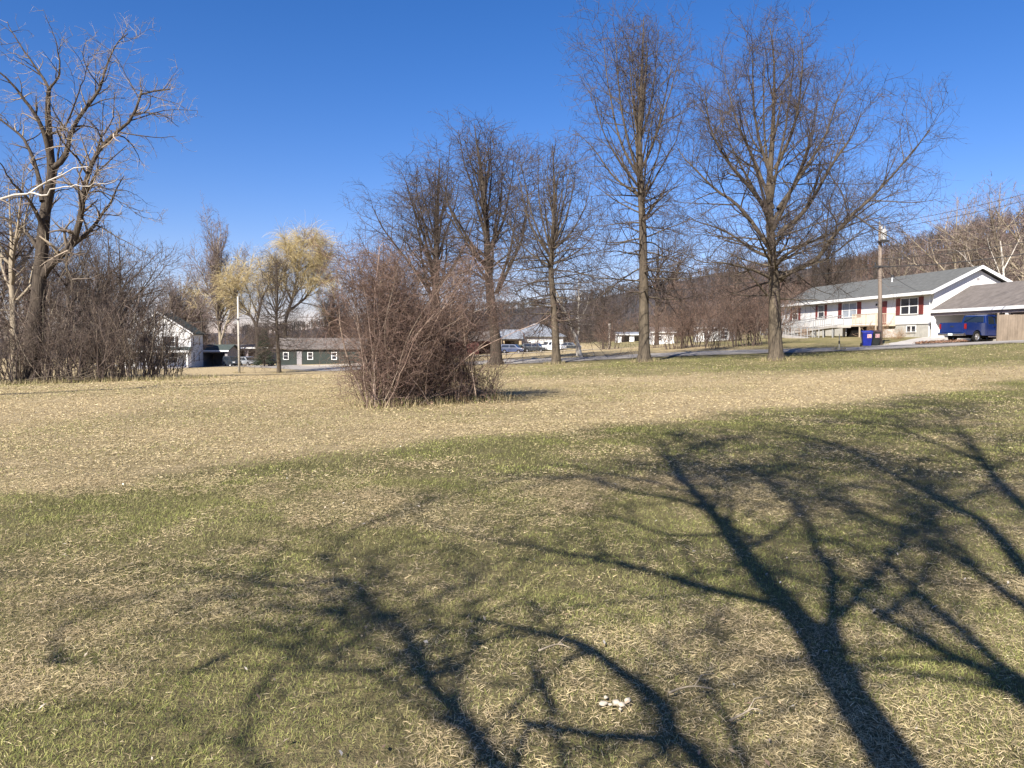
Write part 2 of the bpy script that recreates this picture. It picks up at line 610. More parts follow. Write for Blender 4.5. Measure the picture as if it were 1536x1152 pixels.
# ------------------------------------------------------------------ hills and far woods
def hill(name, crest, d0, d1, d2, material, seed):
    us = np.linspace(-500, 2900, 120)
    cv = np.interp(us, [c[0] for c in crest], [c[1] for c in crest])
    ss = np.linspace(0, 1.5, 36)
    V = []
    for s in ss:
        for u, v in zip(us, cv):
            t = (u - CX) / F_PX
            D = d0 + (d1 - d0) * s if s <= 1 else d1 + (d2 - d1) * (s - 1) * 2
            zc = EYE + (HOR - v) / F_PX * d1
            f = s * s * (3 - 2 * s) if s <= 1 else max(0.0, 1 - ((s - 1) * 2) ** 1.5)
            V.append((t * D, D, -8 + (zc + 8) * f))
    V = np.array(V)
    V[:, 2] += (fbm(V[:, 0] * 0.02, V[:, 1] * 0.02, seed) - 0.5) * 9 * np.repeat(np.clip(ss * 2, 0, 1), len(us))
    n, m_ = len(ss), len(us)
    ii = np.arange(n * m_).reshape(n, m_)
    q = np.stack([ii[:-1, :-1], ii[:-1, 1:], ii[1:, 1:], ii[1:, :-1]], -1).reshape(-1, 4)
    tag(quads_mesh(name, V, q, material, smooth=True), kind='structure')
    return V.reshape(n, m_, 3)


M['forest_floor'] = mat('forest_floor', (0.10, 0.075, 0.062), 0.95, 0.06, 0.3, col2=(0.055, 0.045, 0.04))
M['forest_floor_far'] = mat('forest_floor_far', (0.07, 0.06, 0.058), 0.95, 0.04, 0.3, col2=(0.045, 0.043, 0.047))


def tubes(P, Rr, S):
    """P (B,K,3), Rr (B,K) -> verts, quads of B open tubes with S sides"""
    P, Rr = np.asarray(P, float), np.asarray(Rr, float)
    B, K, _ = P.shape
    T = np.gradient(P, axis=1)
    T /= np.linalg.norm(T, axis=2, keepdims=True) + 1e-9
    ov = P[:, -1] - P[:, 0]
    ov /= np.linalg.norm(ov, axis=1, keepdims=True) + 1e-9
    ax = np.eye(3)[np.argmin(np.abs(ov), axis=1)]
    n1 = np.cross(T, ax[:, None])
    n1 /= np.linalg.norm(n1, axis=2, keepdims=True) + 1e-9
    n2 = np.cross(T, n1)
    a = np.arange(S) * 2 * math.pi / S
    V = P[:, :, None] + Rr[:, :, None, None] * (n1[:, :, None] * np.cos(a)[:, None] + n2[:, :, None] * np.sin(a)[:, None])
    ii = np.arange(B * K * S).reshape(B, K, S)
    jj = np.roll(ii, -1, axis=2)
    Qd = np.stack([ii[:, :-1], jj[:, :-1], jj[:, 1:], ii[:, 1:]], -1).reshape(-1, 4)
    return V.reshape(-1, 3), Qd


def tubes_mesh(name, sets, material, parent=None, tints=None):
    Vs, Qs, cs, b = [], [], [], 0
    for k, (P, Rr, S) in enumerate(sets):
        if len(P) == 0: continue
        v, q = tubes(P, Rr, S)
        Vs.append(v)
        Qs.append(q + b)
        b += len(v)
        if tints is not None:
            cs.append(np.repeat(tints[k], P.shape[1] * S, axis=0))
        if tints is None:
            # every branch has its own shade of bark
            l_ = np.exp(rng.normal(0, 0.34 if len(P) > 40 else 0.12, (len(P), 1)))
            cs.append(np.repeat(np.clip(l_ * (1 + rng.normal(0, 0.02, (len(P), 3))), 0.4, 1.9), P.shape[1] * S, axis=0))
    return quads_mesh(name, np.concatenate(Vs), np.concatenate(Qs), material, parent, smooth=True, cols=np.concatenate(cs))


def far_woods(name, label, pts, hts, nb, palette, width):
    n = len(pts)
    pts, hts = np.asarray(pts), np.asarray(hts)
    pal = np.array(palette)[rng.integers(0, len(palette), n)] * (0.75 + 0.5 * rng.random((n, 1)))
    lean = rng.normal(0, 0.06, (n, 3)) * hts[:, None]
    lean[:, 2] = 0
    top = pts + lean + np.array([0, 0, 1]) * hts[:, None]
    P1 = np.stack([pts - np.array([0, 0, 0.5]), (pts + top) / 2 + lean * 0.2, top], 1)
    R1 = np.stack([np.full(n, width), np.full(n, width * 0.45), np.full(n, width * 0.08)], 1) * (0.6 + 0.8 * rng.random((n, 1)))
    ip = np.repeat(np.arange(n), nb)
    t = 0.3 + 0.68 * rng.random(len(ip))
    base = pts[ip] + (top[ip] - pts[ip]) * t[:, None]
    az = rng.random(len(ip)) * 2 * math.pi
    ln = hts[ip] * (0.55 * (1.15 - t)) * (0.7 + 0.6 * rng.random(len(ip))) + 0.5
    el = 0.35 + 0.85 * rng.random(len(ip))
    d = np.stack([np.cos(az) * np.cos(el), np.sin(az) * np.cos(el), np.sin(el)], 1)
    e = base + d * ln[:, None]
    mid = (base + e) / 2 - np.array([0, 0, 0.06]) * ln[:, None]
    P2 = np.stack([base, mid, e], 1)
    R2 = np.stack([np.full(len(ip), width * 0.5), np.full(len(ip), width * 0.35), np.full(len(ip), width * 0.1)], 1)
    o = tubes_mesh(name, [(P1, R1, 3), (P2, R2, 3)], M['wood_tint'], tints=[pal, pal[ip]])
    return tag(o, label, 'woods', kind='stuff')


crestA = [(-500, 520), (300, 505), (400, 500), (500, 487), (620, 474), (700, 468), (780, 463), (850, 458), (900, 449), (1000, 430), (1080, 412), (1150, 410), (1250, 402), (1400, 395), (1700, 380), (2900, 400)]
crestB = [(-500, 530), (860, 525), (960, 508), (1050, 490), (1120, 476), (1200, 440), (1260, 412), (1340, 388), (1400, 374), (1470, 356), (1536, 346), (1700, 320), (2000, 300), (2900, 300)]
VA = hill('far_hill', crestA, 380, 640, 900, M['forest_floor_far'], 21)
VB = hill('near_hill', crestB, 170, 330, 460, M['forest_floor'], 31)


def scatter(Vh, n, smax, umin, umax):
    a, b, _ = Vh.shape
    us = np.linspace(-500, 2900, b)
    j = (np.interp(umin + (umax - umin) * rng.random(n), us, np.arange(b)))
    i = (1.0 - (rng.random(n)) ** 1.4 * 0.95) * (a - 1) / 1.5 * smax
    i0, j0 = np.clip(i.astype(int), 0, a - 2), np.clip(j.astype(int), 0, b - 2)
    f, h = (i - i0)[:, None], (j - j0)[:, None]
    return (Vh[i0, j0] * (1 - f) + Vh[i0 + 1, j0] * f) * (1 - h) + (Vh[i0, j0 + 1] * (1 - f) + Vh[i0 + 1, j0 + 1] * f) * h


p = scatter(VA, 3600, 1.02, 350, 1750)
far_woods('far_hillside_woods', 'bare purple-grey woods covering the farther hillside', p, 6 + 3 * rng.random(len(p)), 14,
          [(0.085, 0.066, 0.06), (0.068, 0.058, 0.06), (0.10, 0.078, 0.06), (0.045, 0.046, 0.04)], 0.24)
p = scatter(VB, 4200, 1.02, 820, 1900)
far_woods('near_hillside_woods', 'bare brown woods covering the nearer hill behind the ranch house', p, 6 + 4 * rng.random(len(p)), 16,
          [(0.13, 0.092, 0.07), (0.10, 0.075, 0.062), (0.17, 0.125, 0.092), (0.075, 0.062, 0.054), (0.14, 0.088, 0.066), (0.05, 0.05, 0.038)], 0.13)
# low tree line closing the view across the flat
xs = rng.uniform(-230, 190, 900)
ys = rng.uniform(205, 270, 900)
p = np.stack([xs, ys, ground(xs, ys)], 1)
far_woods('distant_tree_line', 'bare grey-brown tree line closing the far side of the flat', p, 5 + 7 * rng.random(900) ** 2, 14,
          [(0.11, 0.082, 0.066), (0.085, 0.066, 0.056), (0.14, 0.105, 0.08)], 0.11)
# ------------------------------------------------------------------ trees
def norm(a):
    return a / (np.linalg.norm(a, axis=-1, keepdims=True) + 1e-9)


def spline(pts, K):
    """smooth resample of a polyline to K points"""
    P = np.asarray(pts, float)
    if len(P) == 2:
        t = np.linspace(0, 1, K)[:, None]
        return P[0] * (1 - t) + P[1] * t
    E_ = np.concatenate([[2 * P[0] - P[1]], P, [2 * P[-1] - P[-2]]])
    seg = np.linalg.norm(np.diff(P, axis=0), axis=1)
    cum = np.concatenate([[0], np.cumsum(seg)])
    s = np.linspace(0, cum[-1], K)
    i = np.clip(np.searchsorted(cum, s, side='right') - 1, 0, len(P) - 2)
    f = ((s - cum[i]) / seg[i])[:, None]
    a, b, c, d = E_[i], E_[i + 1], E_[i + 2], E_[i + 3]
    return 0.5 * (2 * b + (c - a) * f + (2 * a - 5 * b + 4 * c - d) * f ** 2 + (3 * b - a - 3 * c + d) * f ** 3)


def lengths(P):
    return np.linalg.norm(np.diff(P, axis=1), axis=2).sum(1)


def pick(P, Rr, ip, t):
    K = P.shape[1]
    x = np.clip(t, 0, 0.999) * (K - 1)
    i = x.astype(int)
    f = (x - i)[:, None]
    base = P[ip, i] * (1 - f) + P[ip, i + 1] * f
    tan = norm(P[ip, i + 1] - P[ip, i])
    r = Rr[ip, i] * (1 - f[:, 0]) + Rr[ip, i + 1] * f[:, 0]
    return base, tan, r


def run(base, d, L, K, wig, up, r0, tip=0.25, upv=(0, 0, 1)):
    B = len(base)
    P = np.empty((B, K, 3))
    P[:, 0] = base
    st = (L / (K - 1))[:, None]
    wv = rng.normal(0, wig, (B, 3))
    for k in range(1, K):
        wv = wv * 0.5 + rng.normal(0, wig, (B, 3))
        d = norm(d + wv + np.asarray(upv) * (up[:, None] if hasattr(up, '__len__') else up))
        P[:, k] = P[:, k - 1] + d * st
    s = np.linspace(0, 1, K)
    Rr = r0[:, None] * (1 - (1 - tip) * s[None])
    return P, Rr


def grow(P, Rr, n, t0, t1, ang, asd, lf, K, wig, up, rr, rmin, lmin=0.0, tipfall=0.55, bias=1.0):
    """side shoots of every branch of P"""
    B = len(P)
    L = lengths(P)
    ns = n if hasattr(n, '__len__') else np.full(B, n)
    ip = np.repeat(np.arange(B), ns)
    # stratified along each parent
    k = np.concatenate([np.arange(q) for q in ns]) if len(ip) else np.zeros(0)
    t = t0 + (t1 - t0) * ((k + rng.random(len(ip))) / np.maximum(ns[ip], 1)) ** bias
    base, tan, r = pick(P, Rr, ip, t)
    ref = rng.normal(0, 1, (len(ip), 3))
    pr = norm(np.cross(tan, ref))
    a = np.radians(rng.normal(ang, asd, len(ip)))[:, None]
    d = tan * np.cos(a) + pr * np.sin(a)
    ln = L[ip] * lf * (1 - tipfall * (t - t0) / max(t1 - t0, 1e-3)) * rng.uniform(0.6, 1.35, len(ip)) + lmin
    r0 = np.maximum(np.minimum(r * rr, r * 0.9), rmin)
    return run(base, d, ln, K, wig, up, r0)


def densities(P, per_m, lo=1, hi=40):
    return np.clip(np.round(lengths(P) * per_m * rng.uniform(0.8, 1.2, len(P))), lo, hi).astype(int)


def trunk_set(pts, r0, r1, K=26, flare=1.5, power=0.85, S=10):
    P = spline(pts, K)[None]
    s = np.linspace(0, 1, K)
    h = P[0, :, 2] - P[0, 0, 2]
    Rr = (r1 + (r0 - r1) * (1 - s) ** power) * (1 + (flare - 1) * np.exp(-h / 0.35))
    return P, Rr[None], S


def skirt(P, Rr, r, depth=0.35):
    return P, Rr, r


def make_tree(name, label, loc, trunk, limbs, twigs, mt, mc, group=None, cat='tree', rz=0.0, crown='crown', extra=None):
    """trunk: list of branch sets in the trunk mesh; limbs + twigs: sets of the crown mesh, all local to the base"""
    o = empty(name, loc, rz, label, cat, group)
    tubes_mesh('trunk', trunk, mt, o)
    if limbs: tubes_mesh('limbs', limbs, mt, o)
    tubes_mesh(crown, twigs, mc, o)
    return o


def px_local(u0, v0, D, pts, depth=None):
    """traced points (u, v) around a base at u0, v0 -> local metres; depth adds a local y to each"""
    b0 = at(u0, v0, D)
    out = []
    for i, (u, v) in enumerate(pts):
        y = depth[i] if depth is not None else 0.0
        q = at(u, v, D + y)
        out.append((q[0] - b0[0], y, q[2] - b0[2]))
    return out


def limb_set(trunk, u0, v0, D, traced, K=14, trim=1.0):
    """traced limbs: (points, radius at the start, total depth drift)"""
    Ps, Rs = [], []
    for pts, r0, dep in traced:
        n = len(pts)
        q = np.array(px_local(u0, v0, D, pts, [dep * (i / (n - 1)) ** 1.0 for i in range(n)]))
        Ps.append(spline(spline(q, 41)[:max(4, int(41 * trim))], K))
        s = np.linspace(0, 1, K)
        Rs.append(r0 * (1 - 0.85 * s ** 0.8))
    return np.array(Ps), np.array(Rs)


def level1(trunkP, trunkR, n, t0, t1, elev, length, K=10, wig=0.05, up=0.05, rr=0.55, rmax=0.16, az0=None, flat=1.0):
    """limbs round a single trunk: elevation and length are functions of the height fraction"""
    t = t0 + (t1 - t0) * (np.arange(n) + rng.random(n) * 0.9) / n
    base, tan, r = pick(trunkP, trunkR, np.zeros(n, int), t)
    az = np.arange(n) * 2.39996 + rng.normal(0, 0.35, n) + (az0 or 0)
    f = (t - t0) / (t1 - t0)
    el = np.radians(np.array([elev(x) for x in f]) + rng.normal(0, 6, n))
    d = np.stack([np.cos(az) * np.cos(el), np.sin(az) * np.cos(el), np.sin(el)], 1)
    L = np.array([length(x) for x in f]) * rng.uniform(0.78, 1.18, n)
    upv = np.array([up(x) if callable(up) else up for x in f])
    r0 = np.minimum(np.minimum(r * rr, rmax), 0.012 + L * 0.016)
    return run(base, d, L, K, wig, upv, r0, tip=0.12)


def twig_levels(P1, R1, d2=2.2, l2=0.34, d3=4.0, l3=0.33, d4=0.0, l4=0.4, rmin=0.006, up=0.05, ang=46, wig=0.09, t0=0.12, K2=6, K3=4, tf=0.4, lm=0.2):
    P2, R2 = grow(P1, R1, densities(P1, d2), t0, 1.0, ang, 12, l2, K2, wig, up, 0.6, rmin * 1.5, lm, tf)
    P3, R3 = grow(P2, R2, densities(P2, d3), 0.12, 1.0, ang, 14, l3, K3, wig, up, 0.6, rmin, 0.14, tf)
    sets = [(P2, R2, 4), (P3, R3, 3)]
    if d4:
        P4, R4 = grow(P3, R3, densities(P3, d4, 0), 0.15, 1.0, ang, 14, l4, 3, wig, up, 0.6, rmin * 0.75, 0.06)
        sets.append((P4, R4, 3))
    return sets


def place_base(u, D):
    return gat(u, D, -0.06)


# --- the big round oak by the road --------------------------------------------------
def big_oak():
    u0, v0, D = 1165, 541, 40
    T = trunk_set(px_local(u0, v0, D, [(1165, 545), (1163, 480), (1162, 423), (1157, 355), (1155, 272), (1160, 195), (1162, 97), (1156, 40)],
                           [0, 0, 0.1, 0.1, 0.2, 0.2, 0.1, 0]), 0.36, 0.015, 30, 1.6, 1.05, 12)
    tr = [([(1164, 423), (1190, 404), (1224, 390), (1258, 340), (1306, 295), (1355, 240), (1394, 186)], 0.15, -1.5),
          ([(1160, 418), (1196, 402), (1240, 388), (1290, 352), (1330, 338)], 0.09, 2.5),
          ([(1156, 372), (1112, 312), (1073, 282), (1030, 240), (1008, 214)], 0.14, 1.0),
          ([(1155, 320), (1132, 288), (1092, 240), (1063, 188), (1052, 122)], 0.14, -1.5),
          ([(1160, 312), (1132, 235), (1108, 175), (1092, 97)], 0.12, 1.8),
          ([(1168, 312), (1195, 272), (1238, 195), (1258, 122)], 0.13, 1.2),
          ([(1168, 350), (1209, 312), (1243, 253), (1282, 195), (1297, 146)], 0.14, -2.2),
          ([(1160, 272), (1136, 195), (1131, 122), (1131, 58)], 0.11, -0.8),
          ([(1163, 253), (1190, 195), (1204, 122), (1209, 53)], 0.11, -1.0),
          ([(1156, 415), (1131, 404), (1092, 394), (1048, 390), (1020, 372)], 0.09, -1.4),
          ([(1157, 385), (1128, 372), (1090, 345), (1050, 330), (1010, 318)], 0.10, 2.2),
          ([(1152, 442), (1136, 424), (1112, 395), (1098, 384)], 0.07, -1.8),
          ([(1160, 395), (1195, 372), (1250, 350), (1300, 330), (1352, 300)], 0.09, 3.2),
          ([(1158, 330), (1120, 262), (1090, 205), (1070, 150)], 0.10, 3.8),
          ([(1160, 330), (1200, 262), (1222, 205), (1235, 140)], 0.10, 4.2),
          ([(1158, 340), (1140, 270), (1120, 200), (1110, 140)], 0.10, -4.2),
          ([(1160, 345), (1190, 280), (1215, 220), (1228, 160)], 0.10, -4.4),
          ([(1158, 300), (1170, 220), (1182, 140), (1186, 70)], 0.09, -2.4),
          ([(1158, 290), (1148, 200), (1148, 120), (1152, 60)], 0.09, 2.4),
          ([(1160, 400), (1150, 380), (1135, 350), (1120, 330)], 0.09, -5.0),
          ([(1163, 400), (1180, 380), (1205, 360), (1230, 345)], 0.09, -4.6),
          ([(1160, 390), (1178, 368), (1190, 340), (1200, 310)], 0.09, 5.0)]
    P1, R1 = limb_set(T, u0, v0, D, tr, trim=0.97)
    P1 = P1 + np.cumsum(rng.normal(0, 0.035, P1.shape), axis=1) * np.linspace(0, 1, P1.shape[1])[None, :, None]
    Pa, Ra = level1(T[0], T[1], 22, 0.20, 0.42, lambda x: -4 + 30 * x, lambda x: 3.4 + 1.4 * x, wig=0.07, up=lambda x: 0.0 + 0.04 * x, rmax=0.06)
    Pb, Rb = level1(T[0], T[1], 9, 0.55, 0.99, lambda x: 42 + 26 * x, lambda x: 4.6 - 3.4 * x, wig=0.06, up=0.06, rmax=0.06)
    # ascending secondary limbs
    P2, R2 = grow(P1, R1, densities(P1, 1.7), 0.16, 0.99, 46, 13, 0.36, 9, 0.08, 0.03, 0.55, 0.013, 0.5, 0.4, 0.68)
    allP = [(P2, R2)]
    tw = []
    for (p, r) in ((P2, R2), (Pa, Ra), (Pb, Rb)):
        tw += twig_levels(p, r, 2.2, 0.42, 3.8, 0.5, 2.8, 0.62, 0.0072, 0.03, 50, tf=0.3, lm=0.3)
    return T, [(P1, R1, 7), (P2, R2, 5), (Pa, Ra, 5), (Pb, Rb, 5)], tw


T, L, W_ = big_oak()
make_tree('oak_tree', 'largest bare oak with wide round crown in front of the white ranch house', place_base(1165, 40), [T], L, W_, M['bark_oak'], M['twig_oak'],
          'bare oaks in a row along the road')


# --- oaks of the row ----------------------------------------------------------
def pin_oak(H, r0, n1=62, spread=0.30, low=0.2, top=0.5, lean=0.0, tz=None, tmin=0.14, dens=(2.6, 4.6, 2.8), rmin=0.0082, leaders=5):
    wob = rng.normal(0, 0.006 * H, (7, 2))
    wob[0] = 0
    pts = [(lean * H * k / 6 + wob[k, 0], wob[k, 1], H * k / 6 * 1.0) for k in range(7)]
    pts[0] = (0, 0, -0.1)
    T = trunk_set(pts, r0, 0.018, 28, 1.5, 0.95, 10)
    # wide level arms below, short steep ones above
    P1, R1 = level1(T[0], T[1], n1, tmin, 0.985, lambda x: -12 + 105 * x ** 0.9 if x < 0.7 else 66,
                    lambda x: H * spread * (1.0 - 0.35 * x) * (0.75 + 0.25 * min(1, x * 6)) * (1 if x < 0.7 else max(0.2, 1 - (x - 0.7) * 2.2)),
                    wig=0.075, up=lambda x: 0.015 + 0.05 * x, rmax=r0 * 0.36)
    Ps, Rs = level1(T[0], T[1], leaders, 0.42, 0.72, lambda x: 58, lambda x: H * (0.44 - 0.18 * x), K=12, wig=0.045, up=0.08, rr=0.7, rmax=r0 * 0.5)
    tw = []
    for p, r in ((P1, R1), (Ps, Rs)):
        tw += twig_levels(p, r, dens[0], 0.4, dens[1], 0.5, dens[2], 0.6, rmin, 0.05)
    return T, [(P1, R1, 5), (Ps, Rs, 6)], tw


def traced_oak(u0, v0, D, r0, trunk_px, limbs_px, arms, rmin=0.009, dens=(2.0, 3.7, 2.3), turn=(62, -75), trim=0.98):
    """limbs as the photograph shows them, the same limbs again turned round the trunk, and level arms lower down"""
    T = trunk_set(px_local(u0, v0, D, trunk_px), r0, 0.014, 30, 1.6, 0.9, 12)
    tr = [(p, r, rng.normal(0, 0.9)) for p, r in limbs_px]
    P, Rr = limb_set(T, u0, v0, D, tr, 14, trim)
    Ps, Rs = [P], [Rr]
    for a in turn:
        for q, r in zip(P, Rr):
            if rng.random() < 0.85:
                g_ = R(a + rng.normal(0, 14))
                c, s_ = math.cos(g_), math.sin(g_)
                o = q[0].copy()
                d = (q - o) * rng.uniform(0.8, 1.0)
                Ps.append((o + np.stack([d[:, 0] * c - d[:, 1] * s_, d[:, 0] * s_ + d[:, 1] * c, d[:, 2]], 1))[None])
                Rs.append(r[None])
    P1, R1 = np.concatenate(Ps), np.concatenate(Rs)
    P1 = P1 + np.cumsum(rng.normal(0, 0.03, P1.shape), axis=1) * np.linspace(0, 1, P1.shape[1])[None, :, None]
    P2, R2 = grow(P1, R1, densities(P1, 1.5), 0.14, 0.99, 46, 13, 0.32, 8, 0.08, 0.02, 0.55, 0.013, 0.45, 0.35, 0.68)
    n, t0, t1, el0, el1, len0, len1 = arms
    Pa, Ra = level1(T[0], T[1], n, t0, t1, lambda x: el0 + (el1 - el0) * x, lambda x: len0 + (len1 - len0) * x, wig=0.07, up=0.012, rmax=0.05)
    H = T[0][0, -1, 2]
    Pb, Rb = level1(T[0], T[1], 10, t1, 0.99, lambda x: 40 + 30 * x, lambda x: H * 0.14 * (1.1 - 0.8 * x), wig=0.06, up=0.05, rmax=0.04)
    tw = []
    for p, r in ((P2, R2), (Pa, Ra), (Pb, Rb)):
        tw += twig_levels(p, r, dens[0], 0.42, dens[1], 0.5, dens[2], 0.6, rmin, 0.03, 50, tf=0.25, lm=0.3)
    return T, [(P1, R1, 6), (P2, R2, 5), (Pa, Ra, 5), (Pb, Rb, 4)], tw


def q4(*pts):
    return [(820 + x * 0.4863, y * 0.4863) for x, y in pts]


def q5(*pts):
    return [(560 + x * 0.356, 150 + y * 0.356) for x, y in pts]


T, L, W_ = traced_oak(967, 543, 42, 0.31, q4((302, 1120), (301, 1000), (300, 860), (297, 700), (290, 560), (287, 430), (292, 280), (297, 150), (300, 50)),
    [(q4((286, 545), (240, 460), (215, 380), (190, 250), (178, 90)), 0.085), (q4((290, 525), (330, 440), (360, 340), (388, 230), (408, 150)), 0.085), (q4((285, 600), (210, 540), (140, 440), (85, 395)), 0.075),
     (q4((298, 680), (350, 610), (430, 550)), 0.075), (q4((287, 450), (268, 330), (258, 200), (250, 80)), 0.07), (q4((288, 430), (318, 330), (335, 200), (348, 90)), 0.07), (q4((282, 570), (215, 480), (165, 380), (140, 250)), 0.07),
     (q4((294, 620), (350, 520), (400, 430), (425, 330)), 0.07), (q4((290, 330), (278, 220), (275, 120)), 0.045), (q4((293, 300), (310, 200), (318, 100)), 0.045)],
    (34, 0.2, 0.52, -8, 12, 4.4, 3.4), 0.0076)
make_tree('oak_tree', 'tall slender bare oak with narrow pointed top, left of the largest oak', place_base(967, 42), [T], L, W_, M['bark_oak'], M['twig_oak'],
          'bare oaks in a row along the road')
T, L, W_ = traced_oak(832, 546, 49, 0.27, q5((772, 1120), (768, 1000), (760, 860), (748, 700), (758, 600), (763, 450), (760, 300), (755, 180)),
    [(q5((748, 660), (690, 570), (650, 470), (625, 330), (612, 230)), 0.085), (q5((750, 640), (720, 520), (700, 380), (702, 210)), 0.08), (q5((760, 600), (810, 500), (845, 380), (858, 250)), 0.08),
     (q5((756, 630), (830, 560), (900, 440), (925, 330)), 0.08), (q5((762, 560), (790, 400), (805, 230)), 0.07), (q5((750, 700), (660, 640), (590, 560), (560, 470)), 0.07), (q5((755, 690), (850, 640), (930, 560), (960, 480)), 0.07),
     (q5((760, 500), (735, 350), (730, 200)), 0.055), (q5((762, 480), (780, 330), (775, 210)), 0.055)],
    (40, 0.2, 0.56, -14, 8, 4.9, 3.8), 0.0085)
oak_c = make_tree('oak_tree', 'bare oak with low drooping branches standing just before the leaning birch', place_base(832, 49), [T], L, W_, M['bark_oak'], M['twig_oak'],
                  'bare oaks in a row along the road')
def vase_tree(H, r0, fork=0.33, nl=9, n1=26, dens=(1.8, 3.8, 2.0), rmin=0.0095, spread=34, dom=0.9):
    pts = [(0, 0, -0.1), (0.05, 0.03, H * 0.16), (0, 0.05, H * fork), (0.1, 0, H * 0.6), (0.05, 0, H * dom)]
    T = trunk_set(pts, r0, 0.012, 26, 1.4, 1.0, 10)
    Ps, Rs = level1(T[0], T[1], nl, fork * 0.7, 0.66, lambda x: 84 - spread - 8 * (1 - x), lambda x: H * (0.58 - 0.22 * x), K=13, wig=0.05, up=0.028, rr=0.75, rmax=r0 * 0.5)
    P1, R1 = level1(T[0], T[1], n1, 0.2, 0.98, lambda x: 10 + 45 * x, lambda x: H * 0.2 * (1.1 - 0.8 * x), wig=0.07, up=0.04, rmax=r0 * 0.25)
    Pm, Rm = grow(Ps, Rs, densities(Ps, 1.1), 0.15, 0.98, 34, 9, 0.34, 8, 0.06, 0.05, 0.6, 0.016, 0.3, 0.6)
    tw = []
    for p, r in ((P1, R1), (Ps, Rs), (Pm, Rm)):
        tw += twig_levels(p, r, dens[0], 0.34, dens[1], 0.5, dens[2], 0.6, rmin, 0.05)
    return T, [(P1, R1, 5), (Ps, Rs, 6), (Pm, Rm, 5)], tw


T, L, W_ = traced_oak(740, 547, 54, 0.33, q5((516, 1120), (512, 1000), (500, 880), (487, 680), (481, 500), (470, 350), (452, 200), (440, 90)),
    [(q5((500, 720), (440, 640), (385, 520), (350, 430), (328, 310)), 0.12), (q5((485, 600), (440, 400), (405, 250), (388, 110)), 0.10), (q5((481, 490), (500, 350), (520, 170)), 0.08),
     (q5((515, 810), (560, 700), (605, 580), (625, 450), (635, 340)), 0.13), (q5((488, 640), (540, 500), (562, 350), (572, 220)), 0.10), (q5((490, 670), (400, 560), (340, 470), (290, 430)), 0.09),
     (q5((505, 770), (440, 720), (380, 640), (330, 600)), 0.08), (q5((476, 420), (440, 280), (425, 150)), 0.06), (q5((478, 400), (495, 250), (490, 120)), 0.06), (q5((500, 700), (580, 620), (640, 560)), 0.08)],
    (18, 0.3, 0.6, 5, 25, 3.6, 3.0), 0.0085)
tall = make_tree('oak_tree', 'tall bare oak with upright limbs rising behind right end of the bramble thicket', place_base(740, 54), [T], L, W_, M['bark_dark'], M['twig_oak'],
                 'bare oaks in a row along the road')
tall.scale = (1.25, 1.25, 1.0)
dup(tall, place_base(652, 62), 2.0, (1.4, 1.4, 0.97), 'bare oak showing only its crown above the dip in the bramble thicket', 'bare oaks in a row along the road')
T, L, W_ = vase_tree(15.8, 0.28, 0.3, 9, 20, (1.7, 3.0, 1.4), 0.0095)
vase_b = make_tree('oak_tree', 'lower bare tree showing its crown above left end of the bramble thicket', place_base(575, 72), [T], L, W_, M['bark_dark'], M['twig_oak'],
                   'bare oaks in a row along the road')
vase_b.scale = (0.9, 0.9, 0.9)
o = dup(oak_c, place_base(417, 85), 1.3, (0.84, 0.84, 0.95), 'bare oak standing alone at the field edge right of the white pole', 'bare oaks in a row along the road')
T, L, W_ = vase_tree(16.0, 0.24, 0.25, 8, 16, (1.3, 2.8, 1.4), 0.015, 30)
slope_t = make_tree('bare_tree', 'greyish bare tree at the top right, beyond the carport and the sycamore', place_base(1530, 112), [T], L, W_, M['bark_pale'], M['twig_red'],
                    'bare trees on the slope behind the ranch house')
# trees further back between and behind the row
dup(vase_b, place_base(985, 92), 0.7, 1.0, 'hazy bare tree behind the trunk of the tall slender oak', 'bare trees beyond the road')
dup(tall, place_base(1235, 108), 2.9, 0.95, 'bare tree rising behind the far end of the ranch house roof', 'bare trees beyond the road')
dup(oak_c, place_base(1105, 112), 0.4, 1.0, 'bare tree behind the scrub left of the largest oak', 'bare trees beyond the road')
dup(vase_b, place_base(905, 120), 4.0, 0.8, 'distant bare tree beside the thin white utility post', 'bare trees beyond the road')
for u, D, s, lb in [(1430, 105, 1.25, 'bare tree on the slope over the ranch house gable'), (1492, 100, 1.3, 'tall bare tree on the slope behind the carport roof'),
                    (1565, 95, 1.3, 'bare tree at right edge of the photo high above the fence'), (1345, 118, 0.95, 'smaller bare tree behind the roof right of the wooden utility pole')]:
    dup(slope_t, place_base(u, D), u * 0.7, s, lb, 'bare trees on the slope behind the ranch house')

